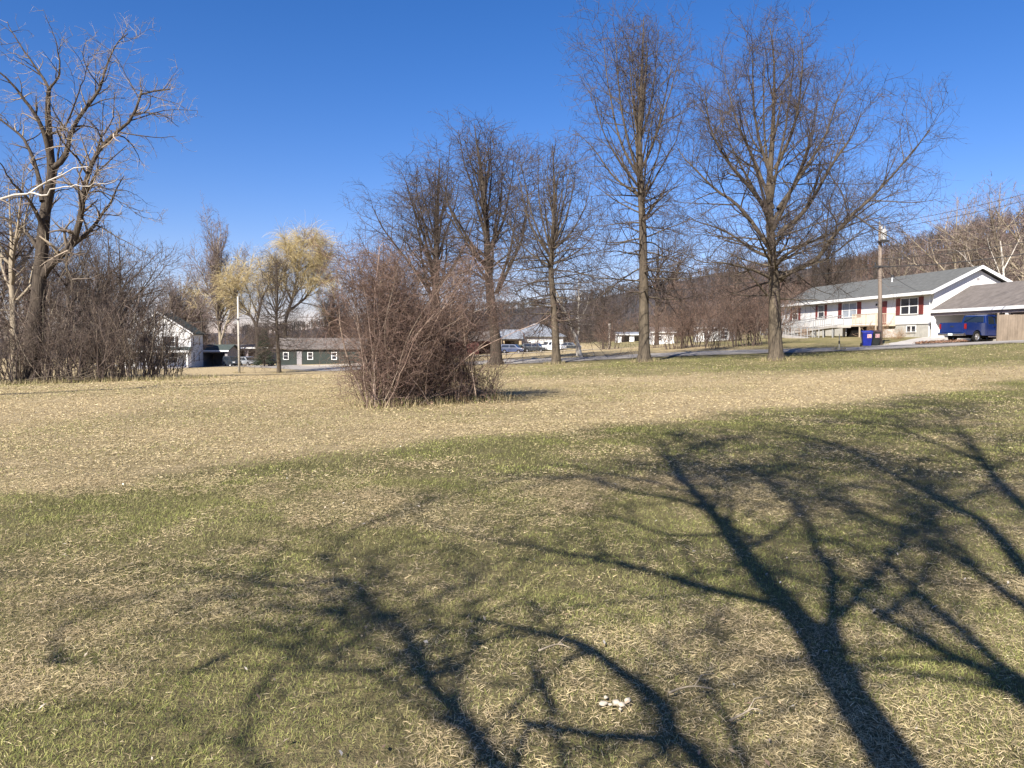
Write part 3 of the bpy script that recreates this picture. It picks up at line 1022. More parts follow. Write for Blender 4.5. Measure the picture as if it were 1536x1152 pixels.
# --- left cottonwood ---------------------------------------------------------------
def cottonwood():
    u0, v0, D = 46, 575, 38
    T = trunk_set(px_local(u0, v0, D, [(46, 580), (50, 500), (56, 430), (61, 365), (66, 310), (74, 262), (72, 215), (69, 160), (71, 130)],
                           [0, 0, 0, 0.1, 0.2, 0.2, 0, -0.3, -0.5]), 0.42, 0.085, 26, 1.5, 0.85, 12)
    tr = [([(75, 245), (62, 194), (45, 163), (17, 128), (0, 112), (-40, 80)], 0.16, -1.6),
          ([(70, 150), (69, 128), (42, 83), (20, 45), (8, 20)], 0.09, 0.8),
          ([(70, 146), (73, 130), (88, 110), (88, 70), (75, 38)], 0.08, -0.6),
          ([(76, 250), (94, 235), (104, 198), (118, 167), (142, 132), (153, 97), (166, 59), (194, 35)], 0.15, 1.2),
          ([(57, 420), (73, 395), (104, 366), (118, 323), (121, 288), (135, 239), (156, 208), (194, 173), (205, 139), (243, 133), (275, 126)], 0.22, -0.8),
          ([(90, 378), (104, 368), (139, 337), (166, 298), (191, 253)], 0.15, 1.6),
          ([(61, 300), (55, 264), (35, 208), (0, 177), (-40, 150)], 0.14, 1.4),
          ([(192, 173), (205, 168), (235, 170), (260, 195)], 0.05, -0.3),
          ([(151, 213), (140, 190), (118, 168), (105, 158)], 0.05, -1.4),
          ([(63, 340), (40, 300), (10, 270), (-20, 230)], 0.12, -2.4),
          ([(60, 380), (30, 340), (-10, 320), (-50, 300)], 0.12, 2.0),
          ([(140, 335), (160, 345), (185, 360), (215, 380)], 0.05, -1.0),
          ([(121, 290), (150, 285), (180, 300), (205, 318)], 0.05, -1.8),
          ([(72, 200), (95, 185), (118, 120), (125, 75)], 0.07, -2.2),
          ([(68, 330), (80, 270), (90, 200), (100, 150)], 0.10, 3.4)]
    P1, R1 = limb_set(T, u0, v0, D, tr, 18, 0.95)
    R1 = R1 * 1.0
    P1 = P1 + np.cumsum(rng.normal(0, 0.03, P1.shape), axis=1) * np.linspace(0, 1, P1.shape[1])[None, :, None]
    P2, R2 = grow(P1, R1, densities(P1, 1.3), 0.2, 1.0, 50, 14, 0.26, 9, 0.13, 0.03, 0.5, 0.016, 0.4, 0.3)
    tw = twig_levels(P2, R2, 2.4, 0.42, 3.6, 0.5, 2.0, 0.55, 0.0082, 0.03, 50, 0.14)
    tw += twig_levels(P1, R1, 1.6, 0.10, 3.6, 0.5, 1.5, 0.5, 0.0082, 0.05, 52, 0.14)
    return T, [(P1, R1, 8), (P2, R2, 5)], tw


T, L, W_ = cottonwood()
cw = make_tree('cottonwood_tree', 'big bare cottonwood with thick forking limbs over the thicket at left', place_base(46, 38), [T], L, W_, M['bark_dark'], M['twig_pale'])

# second leaning trunk pair beside the cottonwood
T, L, W_ = vase_tree(11.5, 0.26, 0.55, 6, 20, (2.0, 3.4, 1.6), 0.009)
make_tree('bare_tree', 'pale-barked bare trunk standing close left of the big cottonwood', place_base(20, 40), [T], L, W_, M['bark_pale'], M['twig_grey'])

# white-barked tree off the left side reaching one pale limb into view
def pale_tree():
    u0, D = -170, 21
    v0 = HOR + EYE / D * F_PX
    T = trunk_set(px_local(u0, v0, D, [(-170, 640), (-165, 480), (-160, 330), (-150, 180), (-150, 40)], [0, 0, 0, 0, 0]), 0.24, 0.04, 20, 1.4, 0.9, 10)
    tr = [([(-160, 345), (-90, 318), (-30, 303), (5, 296), (28, 290), (48, 287), (68, 273), (86, 261), (112, 254), (128, 250)], 0.075, 0.4),
          ([(40, 289), (62, 291), (88, 283), (120, 279), (150, 274), (172, 268)], 0.028, -0.3),
          ([(84, 262), (92, 252), (99, 246)], 0.02, 0.1),
          ([(-158, 300), (-190, 240), (-230, 180), (-260, 120)], 0.09, 1.0),
          ([(-152, 200), (-110, 130), (-90, 60), (-75, -20)], 0.09, 2.0),
          ([(-160, 330), (-220, 300), (-300, 260), (-360, 240)], 0.09, -1.5)]
    P1, R1 = limb_set(T, u0, v0, D, tr, 16)
    P1[:, 1:-1] += rng.normal(0, 0.03, P1[:, 1:-1].shape)
    tw = twig_levels(P1, R1, 1.3, 0.16, 3.0, 0.4, 0, 0, 0.0055, 0.03, 50, 0.13, 0.3)
    return T, [(P1, R1, 7)], tw


T, L, W_ = pale_tree()
make_tree('birch_tree', 'white-barked tree at left edge reaching one crooked white limb across the cottonwood', (at(-170, HOR, 21)[0], 21, 0.0), [T], L, W_, M['bark_white'], M['twig_pale'])

# --- trees of the left thicket and the far left row -----------------------------------
T, L, W_ = vase_tree(10.5, 0.15, 0.25, 9, 24, (2.4, 3.8, 2.0), 0.0095, 28)
th = make_tree('bare_tree', 'slim dark bare tree rising from the thicket nearest the cottonwood', place_base(102, 47), [T], L, W_, M['bark_dark'], M['twig_grey'], 'slim bare trees in the left thicket')
for i, (u, D, s, rz, lb) in enumerate([(148, 52, 0.86, 1.0, 'slim bare tree in the middle of the thicket'), (183, 54, 1.08, 2.1, 'bare tree with reddish haze of twigs at right side of the thicket'),
                                       (216, 58, 0.82, 3.3, 'shortest bare tree at the thicket end before the white house'), (72, 56, 1.0, 4.1, 'bare tree seen through the fork of the cottonwood'),
                                       (-8, 50, 1.25, 5.2, 'bare tree at the left edge behind the pale trunk'), (-60, 46, 1.2, 0.3, 'bare tree just past the left edge of the thicket'),
                                       (125, 62, 1.15, 0.9, 'bare tree at the back of the thicket between two slimmer ones'), (40, 64, 1.35, 1.9, 'taller bare tree behind the cottonwood trunk'),
                                       (168, 66, 1.3, 2.8, 'hazy bare tree at the very back of the thicket')]):
    dup(th, place_base(u, D), rz, s, lb, 'slim bare trees in the left thicket')

T, L, W_ = vase_tree(24.0, 0.45, 0.2, 13, 22, (1.7, 2.8, 1.5), 0.024, 16)
pl = make_tree('bare_tree', 'tallest upright bare tree behind the white farmhouse', place_base(330, 128), [T], L, W_, M['bark_pale'], M['twig_red'], 'tall bare trees behind the farmhouse')
pl.scale = (0.72, 0.72, 1.08)
dup(pl, place_base(272, 138), 2.0, (0.9, 0.9, 0.76), 'broad bare tree behind the farmhouse roof, shorter than its neighbour', 'tall bare trees behind the farmhouse')
dup(pl, place_base(300, 150), 4.0, (0.7, 0.7, 0.62), 'small bare tree seen between the two tall trees behind the farmhouse', 'tall bare trees behind the farmhouse')
dup(pl, place_base(500, 135), 1.0, (0.75, 0.75, 0.62), 'bare tree right of the yellow willow, beside the bramble thicket', 'tall bare trees behind the farmhouse')


# --- willows ------------------------------------------------------------------------
def willow(traced, u0, v0, D, r0, trunk_pts, nstr=2.2, droop=4.5, rmin=0.017):
    T = trunk_set(px_local(u0, v0, D, trunk_pts), r0, 0.1, 22, 1.3, 0.8, 10)
    P1, R1 = limb_set(T, u0, v0, D, traced, 14)
    P2, R2 = grow(P1, R1, densities(P1, 2.0), 0.2, 1.0, 42, 14, 0.42, 8, 0.10, 0.06, 0.5, 0.035, 0.5, 0.3)
    sets = []
    for p, r, dn in ((P2, R2, nstr), (P1, R1, nstr * 0.7)):
        ns = densities(p, dn, 1, 200)
        ip = np.repeat(np.arange(len(p)), ns)
        t = 0.3 + 0.7 * rng.random(len(ip))
        b, tan, rr_ = pick(p, r, ip, t)
        d = norm(tan * 0.8 + rng.normal(0, 0.35, b.shape) + np.array([0, 0, 0.25]))
        ln = droop * rng.uniform(0.35, 1.0, len(ip))
        q = run(b, d, ln, 7, 0.05, np.full(len(ip), -0.26), np.full(len(ip), rmin), 0.5)
        sets.append((*q, 3))
    return T, [(P1, R1, 6), (P2, R2, 4)], sets


T, L, W_ = willow([([(388, 500), (378, 478), (356, 450), (346, 440), (343, 428)], 0.3, 0), ([(385, 480), (392, 450), (402, 425), (396, 412)], 0.26, 1),
                   ([(352, 448), (352, 428), (360, 412)], 0.12, -1), ([(385, 470), (372, 440), (366, 420), (374, 410)], 0.14, 2)],
                  384, 549, 122, 0.5, [(384, 553), (386, 520), (384, 490), (388, 470)], 10.0, 3.8)
make_tree('willow_tree', 'yellowish weeping willow with thick curved dark limb, behind the white pole', gat(384, 122, -0.1), [T], L, W_, M['bark_dark'], M['twig_willow'], 'willows on the far side of the field')
T, L, W_ = willow([([(428, 480), (440, 440), (448, 400), (452, 368)], 0.3, 0), ([(430, 470), (460, 445), (480, 415), (488, 400)], 0.25, 1), ([(436, 450), (425, 420), (436, 385)], 0.2, -2),
                   ([(445, 410), (470, 390), (476, 375)], 0.15, 2), ([(440, 440), (420, 430), (405, 420)], 0.14, 0), ([(448, 400), (440, 380), (442, 366)], 0.14, 1), ([(450, 380), (462, 366), (468, 364)], 0.12, -1)],
                  427, 548, 126, 0.5, [(427, 552), (428, 520), (427, 495), (430, 470)], 15.0, 4.2)
make_tree('willow_tree', 'tallest golden weeping willow over the dark green cottage', gat(427, 126, -0.1), [T], L, W_, M['bark_dark'], M['twig_willow'], 'willows on the far side of the field')
T, L, W_ = willow([([(302, 480), (296, 450), (298, 435)], 0.15, 0), ([(302, 470), (306, 445), (304, 436)], 0.12, 1)], 302, 548, 132, 0.3, [(302, 552), (302, 510), (302, 478)], 5.0, 3.5)
make_tree('willow_tree', 'small yellowish willow hanging beside the farmhouse roof', gat(302, 132, -0.1), [T], L, W_, M['bark_dark'], M['twig_willow'], 'willows on the far side of the field')

# --- birches -----------------------------------------------------------------------
def leaning_birch():
    u0, v0, D = 871, 540, 57
    T = trunk_set(px_local(u0, v0, D, [(872, 543), (866, 515), (856, 490), (846, 465), (839, 450), (832, 435)]), 0.145, 0.05, 16, 1.4, 0.8, 8)
    tr = [([(850, 475), (838, 455), (822, 442), (800, 436)], 0.05, 0.6), ([(843, 458), (846, 435), (850, 410)], 0.05, -0.5), ([(836, 442), (822, 420), (815, 398)], 0.05, 0.8)]
    P1, R1 = limb_set(T, u0, v0, D, tr, 10)
    return T, [(P1, R1, 6)], twig_levels(P1, R1, 2.5, 0.35, 3, 0.45, 0, 0, 0.008, 0.02)


T, L, W_ = leaning_birch()
make_tree('birch_tree', 'leaning white birch trunk across the road from the drooping oak', gat(871, 57, -0.06), [T], L, W_, M['bark_white'], M['twig_grey'])
T, L, W_ = pin_oak(6.6, 0.10, 16, 0.22, tmin=0.4, dens=(2, 2.5, 0), rmin=0.009, leaders=2)
make_tree('birch_tree', 'thin upright white birch rising right behind the leaning birch', gat(867, 60, -0.06), [T], L, W_, M['bark_white'], M['twig_grey'])


def sycamore():
    u0, v0, D = 1497, 470, 80
    T = trunk_set(px_local(u0, v0, D, [(1500, 500), (1502, 445), (1505, 405), (1504, 370), (1500, 335)]), 0.22, 0.05, 18, 1.3, 0.8, 8)
    tr = [([(1502, 432), (1480, 390), (1466, 378), (1450, 365), (1440, 352), (1426, 347)], 0.12, -0.4), ([(1450, 366), (1446, 352), (1444, 350)], 0.05, 0.2),
          ([(1482, 402), (1448, 396), (1425, 393), (1412, 386), (1404, 380)], 0.08, 0.5), ([(1426, 393), (1418, 402), (1427, 406)], 0.05, 0.3),
          ([(1505, 400), (1492, 365), (1484, 345), (1480, 330)], 0.08, 0.6), ([(1504, 380), (1520, 350), (1530, 330)], 0.08, 1), ([(1503, 425), (1525, 405), (1545, 390)], 0.08, -1)]
    P1, R1 = limb_set(T, u0, v0, D, tr, 12)
    return T, [(P1, R1, 6)], twig_levels(P1, R1, 2.6, 0.32, 3.0, 0.5, 1.5, 0.5, 0.013, 0.03, 50, 0.13)


T, L, W_ = sycamore()
make_tree('sycamore_tree', 'white-limbed sycamore behind the house gable and carport roof', gat(1497, 80, -0.06), [T], L, W_, M['bark_white'], M['twig_pale'])


# --- tree behind the photographer whose shadow crosses the lawn ------------------------
def shade_tree():
    Fx, Fy = 0.3, -2.2
    kx, ky = -SUNV[0] / SUNV[2], -SUNV[1] / SUNV[2]

    def lift(pts, r0, dep, join, tip=0.25):
        out = []
        n = len(pts)
        for i, (u, v) in enumerate(pts):
            gpt = on_flat(u, v)
            y = Fy + dep * (i + 1) / n
            z = (gpt[1] - y) / ky
            out.append((gpt[0] - kx * z - Fx, y - Fy, z))
        q = ([(0.0, 0.0, join)] if join else []) + out
        K = 16
        return spline(q, K), 1.0 * r0 * (1 - (1 - tip) * np.linspace(0, 1, K))
    TR = [([(1345, 1170), (1275, 1040), (1200, 930), (1130, 850), (1070, 770), (1010, 700), (990, 660)], 0.125, 1.0, 2.3),
          ([(1061, 766), (1030, 753), (989, 745), (938, 737), (886, 719), (819, 717), (768, 719)], 0.05, 1.4, None),
          ([(1262, 1000), (1246, 920), (1251, 863), (1220, 817), (1200, 766), (1128, 709), (1050, 668)], 0.06, -1.0, None),
          ([(1536, 1048), (1477, 1007), (1410, 976), (1333, 930), (1282, 889), (1256, 858)], 0.09, -1.5, 3.3),
          ([(1534, 1023), (1452, 956), (1385, 894), (1339, 848), (1328, 817)], 0.065, 2.0, 3.8),
          ([(1536, 910), (1477, 863), (1385, 807), (1323, 781), (1231, 755), (1179, 735), (1128, 699)], 0.06, -2.2, 4.4),
          ([(1536, 853), (1488, 791), (1411, 750), (1344, 714), (1282, 678), (1220, 658), (1150, 645)], 0.095, 1.2, 5.0),
          ([(1536, 760), (1488, 709), (1467, 678), (1436, 642), (1421, 617), (1400, 606)], 0.10, -1.2, 6.0),
          ([(1467, 690), (1400, 663), (1334, 637), (1262, 627)], 0.055, -2.0, None),
          ([(760, 1165), (689, 1069), (637, 1017), (617, 950), (565, 915), (514, 868), (473, 832)], 0.075, -0.8, 1.9),
          ([(504, 868), (437, 879), (334, 863), (231, 843)], 0.032, -1.2, None),
          ([(640, 1010), (694, 1002), (715, 945), (700, 890), (715, 848)], 0.035, -1.6, None),
          ([(620, 960), (565, 1007), (411, 1002), (231, 1007), (77, 987)], 0.017, 1.5, None),
          ([(1070, 1165), (1015, 1115), (900, 1105), (790, 1085)], 0.075, 2.0, 2.1),
          ([(1010, 1110), (989, 1053), (922, 1002), (871, 966), (768, 940), (690, 925)], 0.05, 2.5, None),
          ([(1320, 930), (1390, 860), (1400, 790), (1360, 740), (1280, 700)], 0.04, -2.4, None),
          ([(1190, 920), (1130, 900), (1040, 880), (960, 850), (900, 840)], 0.04, 1.6, None),
          ([(1100, 800), (1000, 800), (920, 775), (820, 770)], 0.035, 2.2, None),
          ([(1480, 1000), (1400, 990), (1300, 985), (1210, 975)], 0.03, 0.6, None)]
    Ps, Rs = zip(*[lift(*t) for t in TR])
    P1, R1 = np.array(Ps), np.array(Rs)
    T = trunk_set([(0, 0, -0.1), (0.03, 0.02, 2.5), (0, 0, 5.0), (0.05, 0, 7.6), (0.1, 0.1, 9.0)], 0.3, 0.03, 22, 1.5, 0.9, 12)
    keep = [P1[:, 5:]]
    dn = densities(P1, 1.6)
    dn[9:14] = (dn[9:14] * 0.55).astype(int) + 1
    P2, R2 = grow(P1, R1, dn, 0.3, 1.0, 42, 12, 0.28, 8, 0.10, 0.05, 0.5, 0.018, 0.4, 0.35)
    tw = twig_levels(P2, R2, 2.8, 0.45, 3.4, 0.5, 1.0, 0.5, 0.0085, 0.04, 46, 0.12)
    return (Fx, Fy, 0.0), T, [(P1, R1, 8), (P2, R2, 5)], tw


loc, T, L, W_ = shade_tree()
make_tree('shade_tree', 'bare spreading tree behind the photographer casting branch shadows over the lawn', loc, [T], L, W_, M['bark_oak'], M['twig_oak'])
# ------------------------------------------------------------------ shrubs
def shrub_sets(h, w, n, r=0.016, dens=(4, 6, 2), rmin=0.006, spread=30, wig=0.12, up=0.03):
    a = rng.random(n) * 2 * math.pi
    q = np.sqrt(rng.random(n)) * w * 0.35
    base = np.stack([q * np.cos(a), q * np.sin(a), np.full(n, -0.05)], 1)
    el = np.radians(90 - np.abs(rng.normal(0, spread, n)))
    b = a + rng.normal(0, 0.8, n)
    d = np.stack([np.cos(b) * np.cos(el), np.sin(b) * np.cos(el), np.sin(el)], 1)
    P1, R1 = run(base, d, h * rng.uniform(0.6, 1.15, n), 9, wig * 0.6, up, r * rng.uniform(0.6, 1.4, n), 0.25)
    P2, R2 = grow(P1, R1, densities(P1, dens[0]), 0.12, 1, 40, 14, 0.34, 6, wig, up, 0.6, rmin * 1.4, 0.1, 0.4)
    P3, R3 = grow(P2, R2, densities(P2, dens[1]), 0.1, 1, 45, 16, 0.45, 4, wig, up, 0.6, rmin, 0.08)
    s = [(P2, R2, 3), (P3, R3, 3)]
    if dens[2]:
        s.append((*grow(P3, R3, densities(P3, dens[2], 0), 0.1, 1, 45, 16, 0.6, 3, wig, 0, 0.7, rmin * 0.8, 0.05), 3))
    return [(P1, R1, 5)], s


def make_shrub(name, label, loc, st, tw, ms, mt, group=None, cat='shrub'):
    o = empty(name, loc, 0, label, cat, group)
    tubes_mesh('stems', st, ms, o)
    tubes_mesh('twigs', tw, mt, o)
    return o


# --- the bramble thicket in the middle of the field ----------------------------------
def bramble():
    D = 19.0
    k = D / F_PX
    cx0 = 652.0
    v0 = 608.0

    def loc_(u, v, y=0.0):
        return ((u - cx0) * k, y, (v0 - v) * k)
    top = [(498, 470), (508, 420), (522, 392), (545, 382), (585, 380), (612, 392), (630, 425), (642, 432), (655, 405), (678, 388), (705, 392), (735, 405), (758, 432), (768, 470), (752, 520), (742, 570)]
    n = 142
    Ps, Rs = [], []
    for i in range(n):
        ub = 556 + 160 * rng.random() ** 1.15
        yb = rng.normal(0.25 + (ub - 560) / 175 * 2.2, 0.55)
        # two lobes
        if rng.random() < 0.52:
            ut = rng.normal(558, 32)
        else:
            ut = rng.normal(696, 32)
        if rng.random() < 0.08: ut = rng.uniform(505, 745)
        vt_top = np.interp(ut, [498, 508, 522, 545, 585, 612, 632, 645, 660, 680, 705, 735, 758, 772], [465, 412, 384, 372, 370, 388, 438, 450, 412, 388, 386, 400, 430, 468])
        vt = vt_top + abs(rng.normal(0, 1)) * 38 + (30 if rng.random() < 0.3 else 0)
        vt = min(vt, 545)
        yt = yb + rng.normal(0, 0.75)
        b = np.array(loc_(ub, 613, yb))
        e = np.array(loc_(ut, vt, yt))
        if ub - ut > 60 and rng.random() < 0.5: b = np.array(loc_(ub - 40, 612, yb))
        m = b * 0.5 + e * 0.5 + np.array([rng.normal(0, 0.16) - 0.12 * np.sign(e[0] - b[0]), rng.normal(0, 0.16), 0.35])
        tail = e + np.array([np.sign(e[0] - b[0] + rng.normal(0, .4)) * rng.uniform(0.0, 0.35), rng.normal(0, 0.2), rng.uniform(-0.5, 0.35)])
        Ps.append(spline([b, b * 0.75 + m * 0.25 + rng.normal(0, .05, 3), m, e, tail], 15))
        Rs.append(rng.uniform(0.007, 0.019) * (1 - 0.75 * np.linspace(0, 1, 15)))
    P1, R1 = np.array(Ps), np.array(Rs)
    P1[:, 1:] += np.cumsum(rng.normal(0, 0.014, P1[:, 1:].shape), axis=1)
    # dead pale snag at the left end and a few heavy leaning stems
    hv = []
    for pts, r, y in [([(552, 606), (540, 575), (528, 545), (520, 515), (515, 488), (514, 464)], 0.035, -0.3), ([(575, 608), (558, 570), (545, 530), (525, 505), (518, 500)], 0.022, -0.4),
                      ([(690, 600), (682, 560), (690, 530), (696, 500), (708, 450)], 0.045, 1.6), ([(570, 608), (572, 540), (566, 480), (568, 420)], 0.04, 0.4), ([(712, 596), (706, 540), (728, 512), (748, 500)], 0.02, 0.6),
                      ([(700, 598), (712, 570), (730, 545), (740, 528)], 0.02, 0.9)]:
        hv.append(spline([loc_(u, v, y) for u, v in pts], 15))
    Ph = np.array(hv)
    Rh = np.array([0.032, 0.02, 0.045, 0.04, 0.016, 0.018])[:, None] * (1 - 0.6 * np.linspace(0, 1, 15))
    P2, R2 = grow(P1, R1, densities(P1, 4.0), 0.08, 1, 50, 18, 0.22, 8, 0.26, 0.0, 0.6, 0.0062, 0.18, 0.3)
    P3, R3 = grow(P2, R2, densities(P2, 6.2), 0.05, 1, 55, 20, 0.5, 5, 0.3, -0.02, 0.65, 0.0042, 0.10, 0.4)
    P4, R4 = grow(P3, R3, densities(P3, 2.6, 0), 0.1, 1, 50, 18, 0.6, 3, 0.25, 0, 0.7, 0.0036, 0.05)
    # low arching whips round the foot
    nb = 170
    ub = rng.uniform(548, 742, nb)
    base = np.array([loc_(u, 613, 0.2 + (u - 560) / 175 * 2.2 + rng.normal(0, 0.55)) for u in ub])
    el = np.radians(rng.uniform(35, 88, nb))
    az = rng.random(nb) * 6.283
    d = np.stack([np.cos(az) * np.cos(el), np.sin(az) * np.cos(el), np.sin(el)], 1)
    Pw, Rw = run(base, d, rng.uniform(0.6, 1.9, nb), 9, 0.10, -0.035, rng.uniform(0.004, 0.009, nb), 0.4)
    Pv, Rv = grow(Pw, Rw, densities(Pw, 6), 0.1, 1, 45, 16, 0.3, 5, 0.2, 0, 0.65, 0.0042, 0.1)
    base_loc = ((cx0 - CX) * k, D, 0.0)
    o = empty('bramble_thicket', base_loc, 0, 'big tangled reddish-brown bramble thicket standing alone in the field', 'shrub')
    tubes_mesh('canes', [(P1, R1, 5), (Ph, Rh, 6), (Pw, Rw, 4)], M['cane_bush'], o)
    tubes_mesh('twigs', [(P2, R2, 3), (P3, R3, 3), (P4, R4, 3), (Pv, Rv, 3)], M['twig_bush'], o)


bramble()

# --- left thicket: shrubs in several sizes ---------------------------------------------
st, tw = shrub_sets(5.8, 3.0, 15, 0.032, (1.9, 2.9, 1.4), 0.0085, 20)
sh_a = make_shrub('shrub', 'tall bare shrub at the foot of the cottonwood', gat(75, 38, -0.03), st, tw, M['twig_pale'], M['twig_grey'], 'bare shrubs of the left thicket')
st, tw = shrub_sets(4.2, 3.6, 18, 0.026, (2.1, 3.0, 1.4), 0.008, 30)
sh_b = make_shrub('shrub', 'spreading bare shrub in the middle of the thicket front', gat(135, 37.5, -0.03), st, tw, M['twig_grey'], M['twig_scrub'], 'bare shrubs of the left thicket')
TH = [(sh_a, 178, 41, 0.85, 1, 'bare shrub with pale stems right of the thicket middle'), (sh_b, 205, 42, 1.05, 2, 'bare shrub leaning in front of the farmhouse wall'),
      (sh_b, 240, 45, 0.72, 3, 'lowest bare shrub at the right end of the thicket'), (sh_a, 110, 43, 1.1, 4, 'tall bare shrub behind the thicket front beside the slim tree'),
      (sh_a, 150, 45, 1.05, 5, 'dense bare shrub at the back of the thicket'), (sh_b, 40, 36.5, 0.95, 0.5, 'bare shrub in front of the cottonwood trunk'),
      (sh_a, 5, 37, 0.8, 1.5, 'bare shrub at the left edge of the photo'), (sh_a, 20, 42, 1.0, 2.5, 'bare shrub behind the pale trunk at left'),
      (sh_b, 95, 36.8, 0.8, 3.5, 'small bare shrub between the cottonwood and the thicket middle'), (sh_a, 214, 46, 0.95, 4.5, 'bare shrub covering left half of the farmhouse porch'),
      (sh_b, 165, 38.8, 0.9, 5.5, 'bushy bare shrub at the grass edge right of the brush pile'), (sh_a, -40, 38, 1.0, 0.8, 'bare shrub just past the left edge'),
      (sh_b, -95, 37, 1.1, 1.8, 'spreading bare shrub past the left edge'), (sh_a, 190, 39, 0.75, 2.2, 'thin bare shrub with upright stems before the farmhouse'),
      (sh_b, 60, 44, 1.2, 2.9, 'broad bare shrub behind the cottonwood'), (sh_a, 130, 41, 1.0, 0.2, 'tall bare shrub rising over the thicket middle'),
      (sh_a, 228, 43, 0.8, 3.9, 'bare shrub whose twigs cross the farmhouse gable'), (sh_b, 248, 47, 0.8, 1.1, 'bare shrub before the right half of the farmhouse porch')]
for src, u, D, s, rz, lb in TH:
    dup(src, gat(u, D, -0.03), rz, s, lb, 'bare shrubs of the left thicket')
# fallen limbs lying at the foot of the thicket
mb = MB()
for i in range(14):
    p = Vector((rng.normal(0, 0.8), rng.normal(0, 0.5), abs(rng.normal(0.15, 0.15))))
    a = rng.normal(0.3, 0.6)
    d = Vector((math.cos(a), math.sin(a) * 0.6, rng.normal(0.1, 0.12)))
    l = rng.uniform(0.8, 2.0)
    mb.tube([p, p + d * l * 0.5 + Vector((0, 0, rng.normal(0, .06))), p + d * l], [0.022, 0.018, 0.008], 5)
o = mb.build('brush_pile', M['bark_oak'], smooth=True)
o.location = gat(85, 36.2)
tag(o, 'pile of pale fallen branches lying before the left thicket', 'brush pile')

# --- scrub beyond the road ---------------------------------------------------------------
st, tw = shrub_sets(6.0, 4.2, 24, 0.032, (2.0, 3.0, 1.0), 0.011, 20)
sc_a = make_shrub('scrub_bush', 'tall brown scrub left of the pale house behind the road', gat(1035, 66, -0.03), st, tw, M['twig_scrub'], M['twig_bush'], 'brown scrub beyond the road')
for u, D, s, rz, lb in [(1118, 62, 0.85, 1, 'brown scrub in front of the hidden pale house'), (1145, 64, 0.95, 2, 'brown scrub touching the largest oak trunk from behind'),
                        (1072, 60, 0.5, 3, 'low brown scrub at the road edge below the pale house'), (1010, 64, 0.6, 4, 'low brown scrub right of the tall slender oak trunk'),
                        (1090, 78, 1.1, 5, 'tallest brown scrub rising behind the hidden pale house'), (915, 84, 0.72, 0.5, 'rounded reddish bush right of the leaning birch'),
                        (985, 72, 0.55, 1.7, 'low brush just behind the tall slender oak'), (1165, 80, 1.0, 2.6, 'brown scrub beside the far corner of the ranch house'),
                        (1050, 95, 1.1, 0.9, 'brown scrub far behind the road')]:
    dup(sc_a, gat(u, D, -0.03), rz, s, lb, 'brown scrub beyond the road')
st, tw = shrub_sets(1.5, 1.6, 40, 0.008, (4, 4, 0), 0.007, 34)
M['twig_tan'] = mat('twig_tan', (0.42, 0.29, 0.18), 0.9, 2, 0.3, col2=(0.30, 0.19, 0.12))
yb = make_shrub('shrub', 'tan dry shrub against the far end of the ranch house wall', gat(1192, 80, 0), st, tw, M['twig_tan'], M['twig_tan'], 'dry shrubs round the ranch house')
dup(yb, gat(1210, 76, 0), 1.0, 0.8, 'tan dry shrub below the ramp at the second house window', 'dry shrubs round the ranch house')
dup(yb, gat(1345, 62.5, 0), 2.0, (0.7, 0.7, 0.6), 'dry shrub below the double window right of the porch', 'dry shrubs round the ranch house')
dup(yb, gat(1312, 64, 0), 3.0, (1.0, 1.0, 0.95), 'pale dry ornamental grass clump behind the two bins', 'dry shrubs round the ranch house')
# small evergreen at the cottage corner
mbt = []
n = 700
hh = rng.random(n) ** 0.8
a = rng.random(n) * 6.283
rr_ = (1.15 - hh) * 1.1 * np.sqrt(rng.random(n))
base = np.stack([rr_ * np.cos(a) * 0.3, rr_ * np.sin(a) * 0.3, 0.3 + hh * 4.6], 1)
d = np.stack([np.cos(a), np.sin(a), rng.normal(-0.1, 0.25, n)], 1)
P, Rr = run(base, norm(d), (1.2 - hh) * 1.1 + 0.15, 4, 0.12, 0.02, np.full(n, 0.035), 0.5)
o = empty('evergreen_tree', gat(396, 104), 0, 'small dark evergreen beside the left corner of the dark cottage', 'tree')
tubes_mesh('trunk', [trunk_set([(0, 0, -0.1), (0, 0, 2.5), (0, 0, 5.2)], 0.1, 0.02, 8, 1.2, 0.9, 6)], M['bark_dark'], o)
tubes_mesh('crown', [(P, Rr, 3)], M['needles'], o)
# ------------------------------------------------------------------ buildings
M['siding'] = banded('white_siding', (0.78, 0.77, 0.74), 0.13, 2, 0.35, 0.5, 0.78, 0.05)
M['siding_v'] = banded('white_board', (0.74, 0.72, 0.69), 0.2, 1, 0.35, 0.6, 0.72, 0.1)
M['trim'] = mat('white_trim', (0.8, 0.79, 0.76), 0.5, 3, 0.05)
M['shingle_green'] = mat('shingle_green', (0.118, 0.119, 0.112), 0.95, 3, 0.2, bump=0.5, bscale=22)
M['shingle_grey'] = mat('shingle_grey', (0.155, 0.135, 0.12), 0.95, 2, 0.22, bump=0.5, bscale=20)
M['shingle_dark'] = mat('shingle_dark', (0.06, 0.075, 0.07), 0.95, 2, 0.22, bump=0.5, bscale=20)
M['metal_roof'] = mat('metal_roof', (0.17, 0.185, 0.21), 0.7, 2, 0.2, col2=(0.24, 0.255, 0.28))
M['block'] = mat('block_foundation', (0.43, 0.41, 0.36), 0.95, 2, 0.15, bump=0.3, bscale=12)
M['glass'] = mat('window_glass', (0.028, 0.032, 0.04), 0.06, spec=0.8)
M['glass_pale'] = mat('window_blind', (0.34, 0.37, 0.40), 0.25, 2, 0.2)
M['shutter'] = banded('red_shutter', (0.20, 0.038, 0.032), 0.06, 2, 0.4, 0.6, 0.7, 0.1)
M['door_red'] = mat('door_red', (0.19, 0.04, 0.035), 0.5, 3, 0.1)
